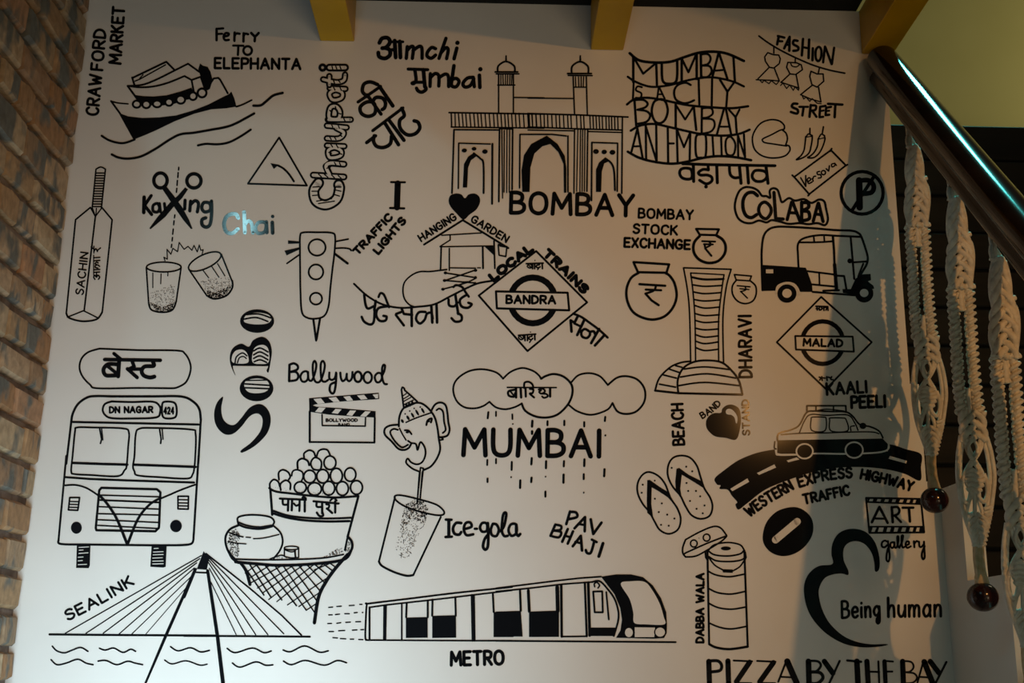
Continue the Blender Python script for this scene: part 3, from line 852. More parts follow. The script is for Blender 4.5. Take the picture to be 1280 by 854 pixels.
draw(r"""
@ heart_drawing | solid black heart at the roof peak of the small garden house drawing | drawing
z B8
f 622,248 585,215 555,180 545,150 555,122 585,112 612,118 630,137 650,117 682,113 705,130 708,160 690,195 655,222
@ house_drawing | small garden house line drawing with criss-cross path under the black heart | drawing
z C1
# roof
l 2.4 95,407 325,262
l 2.4 325,262 595,428
l 1.6 200,352 435,338
l 1.6 250,348 250,380 190,418
l 1.6 190,420 500,415
# post
l 2 197,420 193,555
# post
l 1.7 245,430 245,560
# post
l 2.2 443,420 445,548
# wall_panel
l 2 510,385 515,548
p 450,415 505,412 508,470
l 1.8 535,410 540,470 580,478 585,430
p 530,400 590,415 590,428 545,420
l 1.6 252,545 400,547
l 1.4 412,545 430,545
# path
s 1.9 230,555 190,560 130,567 70,568 20,590 -20,630 -30,680 -20,730 10,765 45,778
l 1.8 220,575 400,603
l 1.8 400,558 215,622
l 1.8 218,620 400,635
l 1.8 405,605 360,628 320,630
l 1.8 207,672 290,650 350,632
e 222,575 11,9
e 400,560 11,9
e 217,620 11,9
e 400,602 9,9
e 207,672 11,9
e 398,635 8,7
@ painted_words | lettering Hanging Garden split along the two roof slopes under the black heart | lettering
z C1
# lettering
t 2.1 40 2 80,388 288,255 HANGING
# lettering
t 2.1 40 2 372,268 580,394 GARDEN
@ painted_words | curved Devanagari slogan hanging from a wavy line, middle of the mural | lettering
z B8
# swoosh
s 2.4 52,583 120,645 200,690 290,708 380,703 470,690 560,645 640,605 700,580 768,568
# lettering
s 3 105,640 112,690 125,712 155,700
l 3.2 165,672 158,720
s 3 160,715 155,780 135,795 105,780 92,755
s 2.8 180,652 190,632 208,640 225,680 235,705
s 3 230,700 180,710 168,745 185,775 215,775 222,755 205,750
# lettering
l 3 300,712 312,740 355,745
l 3 270,745 312,800
l 3 272,740 298,730
l 3.2 352,712 353,803
s 3 425,730 390,732 375,765 395,790 420,770 432,740 455,735 462,765
l 3.2 455,700 460,785
l 3.2 482,690 485,785
# lettering
s 3 545,665 548,695 575,700 592,680
l 3.2 580,640 595,740
s 3 592,735 612,750 610,775 580,780 560,762
s 2.8 570,600 585,590 615,600 632,625 650,650
s 3 640,640 605,665 612,700 645,708 665,690 648,682
@ station_sign_drawing | diamond station sign drawing with ring and name bar, centre of the mural | drawing
z C2
# diamond_outline
L 2.4 428,128 45,425 370,795 768,470
# ring
o 7 405,457 150,153
i 1
p 158,395 640,405 648,525 165,512
i 0
# name_bar
L 2.6 160,397 638,406 648,523 166,510
# lettering
t 2.8 50 2 230,475 555,478 BANDRA
# lettering
l 2 362,212 475,208
c 1.7 370,225 384,214 398,222 398,236 384,241 371,233
l 1.5 376,219 394,237
l 2 404,212 404,246
l 2 418,212 418,245
e 420,190 4,5
s 1.8 450,210 449,219 432,223 430,235 444,239 455,232
l 1.6 447,239 438,251
l 2 468,210 470,245
# lettering
l 2 310,690 425,682
c 1.7 312,699 328,688 342,696 342,712 328,719 314,711
l 1.5 318,693 338,714
l 2 352,688 354,726
l 2 370,688 370,725
s 1.8 400,686 399,696 383,701 380,713 395,719 406,710
l 1.6 397,719 384,738
l 2 418,685 420,720
e 390,668 4,5
@ painted_words | lettering Local Trains running up and down the top edges of the centre diamond sign | lettering
z C2
# lettering
t 4.2 46 3 145,325 270,225 405,122 LOCAL
# lettering
t 4 48 3 478,152 620,285 742,408 TRAINS
@ painted_word | slanting Devanagari word hanging at the lower right edge of the centre diamond sign | lettering
z C2
s 2.8 675,545 730,568 790,610 850,655 905,705
l 3.2 706,562 684,606
l 3 684,606 658,590
l 3.2 658,590 664,665
l 2.8 682,610 724,630
l 3.2 750,585 702,688
s 3 780,662 752,648 730,668 735,698 765,708 785,690 790,668 812,664 822,684
l 3.2 848,648 795,742
l 3.2 884,688 820,758
@ monument_drawing | large arched gateway monument drawing with two domed towers and a fluted cornice | drawing
z B1
# cornice
l 2 48,345 555,353
l 1.8 60,422 555,428
l 1.8 60,345 62,422
l 1.5 80,347 82,420
l 1.5 98,347 104,420
l 1.5 118,347 124,420
l 1.5 137,347 143,420
l 1.5 158,347 165,420
l 1.5 180,347 186,420
l 1.5 200,347 206,420
l 1.5 218,347 224,420
l 1.5 240,347 246,420
l 1.5 262,347 268,420
l 1.5 285,347 290,420
l 1.5 305,348 310,422
l 1.5 325,348 330,424
l 1.5 345,348 350,424
l 1.5 362,348 367,424
l 1.5 382,348 387,424
l 1.5 402,348 407,424
l 1.5 422,348 427,424
l 1.5 445,349 450,425
l 1.5 468,349 473,425
l 1.5 490,349 495,425
l 1.5 512,349 517,425
l 1.5 535,350 540,426
l 2 322,430 388,432
# cornice
z B2
l 2 0,318 250,325 485,335
l 1.8 0,383 230,392 455,398
l 1.6 0,398 225,402
l 1.6 290,405 455,410
l 1.5 5,320 8,383
l 1.5 20,320 23,383
l 1.5 38,320 41,384
l 1.5 60,321 63,385
l 1.5 78,322 80,386
l 1.5 95,322 97,386
l 1.5 115,322 118,387
l 1.5 135,323 138,388
l 1.5 152,324 155,389
l 1.5 172,324 175,390
l 1.5 192,325 195,390
l 1.5 208,325 211,391
l 1.5 235,326 238,392
l 1.5 255,326 258,392
l 1.5 270,327 273,393
l 1.5 300,328 303,394
l 1.5 315,328 318,394
l 1.5 330,329 333,395
l 1.5 345,329 348,395
l 1.5 360,330 362,396
l 1.5 378,330 380,396
l 1.5 392,331 394,397
l 1.5 405,331 407,397
l 1.5 420,332 422,397
l 1.5 435,332 437,398
l 2 225,392 290,394
# tower
z B1
s 2.2 308,128 312,95 352,72 395,95 400,128
l 1.8 352,72 353,42
e 353,60 5,9
l 2 295,128 415,128
l 1.6 300,138 422,138
l 1.6 308,198 400,198
l 1.7 313,138 313,345
l 1.7 392,138 392,345
l 1.3 325,140 325,195
l 1.3 336,142 338,195
l 1.3 350,142 350,195
l 1.3 362,142 360,195
l 1.3 374,142 372,195
l 1.3 384,142 382,195
l 1.6 393,264 555,266
l 2 318,430 314,820
l 1.4 330,432 334,802
l 1.4 343,440 342,770
l 1.3 358,432 356,772
l 1.4 372,432 370,770
l 2 388,432 385,755
# tower
z B2
s 2.2 212,122 215,88 253,66 290,88 293,122
l 1.8 253,66 254,38
e 254,55 5,9
l 2 192,124 308,124
l 1.7 195,133 312,134
l 1.6 222,190 284,190
l 1.7 219,140 226,320
l 1.7 283,140 288,325
l 1.3 230,140 232,188
l 1.3 245,140 247,188
l 1.3 258,140 258,188
l 1.3 270,140 268,188
l 1.6 0,243 218,245
l 1.6 226,395 223,705
l 1.3 242,395 236,695
l 1.3 255,398 252,698
l 1.3 265,398 263,695
l 1.3 276,395 274,695
l 1.8 290,392 286,695
# side_arch
z B1
l 1.8 75,436 316,438
l 2 75,436 64,775
l 1.7 100,508 98,750
l 1.7 100,508 268,513
l 2.3 280,512 278,832
p 180,560 150,580 128,620 122,745 145,745 150,640 165,600 195,578
s 2.2 180,562 215,590 232,620 233,775
e 130,547 14,11
e 182,538 13,10
e 240,553 15,12
# side_arch
z B2
l 1.8 458,340 455,705
l 2 310,458 308,740
l 1.8 310,458 435,462
l 1.8 435,462 433,695
p 372,532 345,555 330,590 330,698 355,698 358,600 370,560 392,550
s 2.2 375,535 405,560 418,600 422,690
e 330,502 14,12
e 370,504 13,11
e 410,506 14,12
# main_arch
z P
l 1.8 649.5,235 650,168
l 1.8 650,168 690,168 708,170
l 1.8 710,170 710,240
p 683.5,169.5 664,180 655,194 652,213 653,240 662,240 663,210 668,192 678,183 688,180 
p 683.5,169.5 688,180 698,190 704.5,205 705,241 708,241 708,210 706,195 697,180
@ painted_word | bold black word Bombay across the feet of the arched monument | lettering
z C3
t 4.6 180 2 132,292 1215,318 BOMBAY
@ wavy_text_drawing | wavy flag of tall black lettering in four lines, right of the middle yellow beam | lettering
z B3
# wavy_line
s 3.2 38,88 100,135 200,150 310,145 400,115 500,85 600,78 690,92 800,140
# wavy_line
s 2.6 25,245 80,280 180,312 300,302 400,275 500,255 600,250 720,275 800,310
# wavy_line
s 2.8 20,430 70,395 150,385 250,398 350,420 450,438 600,450 720,455 828,442
# wavy_line
s 2.8 45,605 110,570 200,560 300,580 420,608 520,628 650,638 760,628 838,598
# wavy_line
s 3 25,745 100,785 200,812 320,825 420,812 520,788 620,775 730,780 848,802
# lettering
l 3 62,110 62,280
l 2.6 70,125 128,225 212,155
l 2.8 215,155 220,300
s 3 252,158 258,270 300,292 350,270 355,140
l 3 385,130 385,285
l 2.6 388,130 430,215 480,100
l 3 485,95 485,260
l 3 512,85 515,245
s 2.6 515,95 560,95 578,125 560,160 518,170
s 2.6 518,170 570,175 585,210 560,245 518,248
l 2.8 630,90 590,245
l 2.8 635,90 690,260
l 2.4 605,205 660,200
l 2.8 730,110 740,280
# lettering
l 2.4 65,280 60,390
s 2.2 120,315 90,310 80,335 115,355 110,385 78,385
l 2.2 232,315 222,385
l 2.2 235,315 272,392
l 2 225,362 258,362
s 2.6 445,300 410,285 360,300 335,340 345,395 390,420 430,418 468,402
l 2.6 498,262 503,430
l 2.6 588,258 585,445
l 2.6 640,265 690,345 730,290
l 2.6 690,345 682,450
# lettering
l 2.8 70,400 82,575
s 2.6 72,400 130,400 158,425 140,450 90,465
s 2.6 90,465 150,475 175,505 150,545 85,560
c 2.8 240,395 275,410 292,470 275,530 240,555 205,540 185,480 200,415
l 2.8 345,430 345,580
l 2.4 350,440 408,530 460,450
l 2.8 465,440 482,600
l 2.6 520,445 518,620
s 2.4 520,455 580,455 592,490 560,515 525,520
s 2.4 525,525 590,530 605,570 580,610 520,625
l 2.6 665,465 620,630
l 2.6 680,460 715,630
l 2.2 640,578 700,578
l 2.4 700,465 745,515 770,465
l 2.6 745,515 752,625
# lettering
l 2.6 90,590 50,745
l 2.6 90,590 125,790
l 2.2 60,710 110,708
l 2.6 145,570 148,795
l 2.4 145,572 215,800
l 2.6 215,565 218,805
l 2.6 292,585 295,815
l 2.4 295,690 332,690
l 2.6 352,590 358,815
l 2.4 355,600 400,715 440,620
l 2.6 442,615 438,805
c 2.6 510,630 545,640 545,770 515,785 482,770 480,650
l 2.4 590,635 598,775
l 2.4 648,640 652,772
c 2.4 710,645 742,690 735,755 708,770 682,750 680,670
l 2.4 760,635 762,775
l 2.2 762,640 808,785
l 2.4 800,628 808,780
@ painted_words | Devanagari snack name under the wavy flag of lettering | lettering
z B4
# lettering
l 3.4 180,580 420,588 730,594 1078,599
c 3.4 265,640 215,622 165,635 152,675 175,715 225,730 270,715
l 3.6 285,595 288,752
l 3.4 428,600 432,640
s 3.4 432,640 380,635 335,665 355,690 420,690 462,710 462,750 410,775 345,740
e 408,803 18,18
l 3.6 512,600 518,765
# lettering
s 3.4 635,600 642,680 680,715 735,712
l 3.6 732,600 748,770
l 3.6 808,600 820,768
c 3.4 990,665 940,645 880,650 855,700 885,745 950,750 995,715
l 3.6 990,605 1010,770
@ bun_drawing | thin outline drawing of a filled bun, right of the wavy flag lettering | drawing
z B4
s 1.9 1168,240 1165,205 1120,165 1040,152 950,180 890,245 858,330 875,430 930,490 1010,520 1100,522 1180,500 1222,450 1215,410 1185,398
s 1.8 1165,245 1120,258 1040,300 965,335 955,355 980,375 1060,388 1190,408
s 1.9 1150,252 1185,285 1198,340 1180,400
@ dresses_drawing | three dresses on hangers drawn under a slanting rail, top right of the mural | drawing
z B5
# hanging_rail
s 2 122,98 200,155 300,215 420,275 560,335 700,378 828,404
# dress
l 1.7 245,190 245,240
l 1.7 195,235 170,270 175,305 208,355 245,362 290,325 298,285 285,255 240,252 195,235
l 1.7 208,355 115,450
l 1.7 250,365 290,468
l 1.6 100,458 160,460 220,462 290,468
l 1.3 130,462 150,482 165,462 205,490 225,465 265,497 290,468
# dress
l 1.7 422,275 420,320
l 1.7 360,315 350,355 378,410 425,415 480,375 470,335 430,318 360,315
s 1.5 385,325 395,345 430,352 455,335
l 1.7 378,410 305,478
l 1.7 428,415 450,530
l 1.5 302,478 450,525
l 1.3 300,505 320,485 350,530 375,500 405,545 420,515 448,545 450,525
# dress
l 1.7 620,360 610,405
l 1.7 550,388 540,430 558,498 600,518 655,470 650,410 600,410 550,388
l 1.7 558,505 465,580
l 1.7 612,518 632,640
l 1.5 465,580 545,615 632,640
l 1.3 480,590 490,615 510,600 540,635 560,612 600,650 635,655
@ painted_word | slanting word Fashion above the rail of dresses, top right | lettering
z B5
l 3 285,105 272,168
l 2.8 278,98 332,112
l 2.6 275,140 315,142
l 3 375,105 330,200
l 3 375,105 372,220
l 2.4 350,170 375,175
s 3 440,138 410,135 405,165 445,190 440,215 405,220
l 3 485,122 475,258
l 3 535,128 530,280
l 2.6 480,190 535,200
l 3 565,200 562,298
c 2.8 615,188 635,215 632,275 610,305 590,280 590,215
l 2.8 665,185 650,315
l 2.8 668,190 720,330
l 2.8 740,195 722,328
@ painted_word | black word Street below the hanging dresses, above the chillies | lettering
z B5
s 3 438,655 405,655 395,680 440,705 435,735 385,722
l 2.6 455,680 525,680
l 2.8 490,682 480,752
l 3 548,665 538,762
s 2.8 550,668 590,672 585,705 545,712
l 2.8 560,712 595,762
l 2.8 670,672 625,680 620,765 650,762
l 2.4 622,715 655,710
l 2.8 715,680 675,688 670,748 700,745
l 2.4 672,715 700,712
l 3 690,655 808,662
l 3 750,662 745,765
@ chilli_drawing | curved chilli pepper outline, left one of two beneath the word Street | drawing | two chilli pepper drawings
z B6
s 1.9 440,162 440,200
s 1.9 412,218 408,260 400,310 380,345 350,372 400,355 435,325 448,280 455,235 455,210
s 1.8 412,225 430,200 455,212
l 1.3 412,222 455,215
@ chilli_drawing | curved chilli pepper outline, right one of two beneath the word Street | drawing | two chilli pepper drawings
z B6
s 1.9 530,152 522,200
s 1.9 495,232 490,280 470,320 445,345 425,358 465,358 500,330 525,285 540,235 535,210
s 1.8 495,235 515,202 538,212
l 1.3 497,235 537,225
@ sign_drawing | tilted rectangular name board drawing with handwriting inside, above the parking sign | drawing
z B6
# board_outline
L 2.2 335,487 580,308 680,410 435,602
l 2.2 322,475 345,498
l 2.2 585,298 575,315
l 2.2 690,405 672,415
l 2.2 428,612 440,598
# lettering
l 1.8 378,492 412,550
l 1.8 412,550 412,478
s 1.7 425,520 445,505 435,492 422,505 432,530 455,520
s 1.7 455,498 462,515
s 1.7 458,505 465,485 478,482
s 1.7 505,450 488,455 492,470 510,472 515,490 495,495
o 1.7 530,458 14,14
l 1.7 548,432 565,448 570,412
c 1.6 605,398 585,402 588,420 605,412
l 1.6 605,395 617,410
@ parking_sign_drawing | round no-parking sign drawing with bold P and slash, right edge of the mural | drawing
z B6
# ring
o 3.8 788,593 140,142
# letter
l 7.5 768,510 772,690
s 5.5 768,512 830,510 865,545 850,590 780,600
# slash
l 4 862,492 722,708
@ outlined_word | bubble outlined word Colaba above the auto rickshaw | lettering
z B6
# lettering
s 4 90,612 60,590 20,598 -5,640 -5,700 15,745 50,758 85,738
c 3.8 142,655 175,685 180,725 150,765 115,750 98,710 110,670
l 3.9 200,590 212,765 262,768
l 3.8 318,655 288,772
l 3.8 325,655 372,778
l 3.6 300,725 355,728
l 3.9 385,655 385,780
s 4 388,658 425,660 430,690 388,712
s 4 388,715 430,720 435,765 388,780
l 3.8 495,662 462,782
l 3.8 498,662 528,785
l 3.6 475,735 518,738
# outline
c 2.6 10,555 60,560 95,580 120,612 150,615 175,625 172,580 195,562 225,575 240,620 255,655 300,628 340,645 400,635 450,660 500,638 535,650 548,700 560,770 540,808 490,795 430,802 370,795 300,800 240,785 185,775 150,790 100,778 50,795 0,790 -40,760 -60,700 -55,640 -30,580
""")

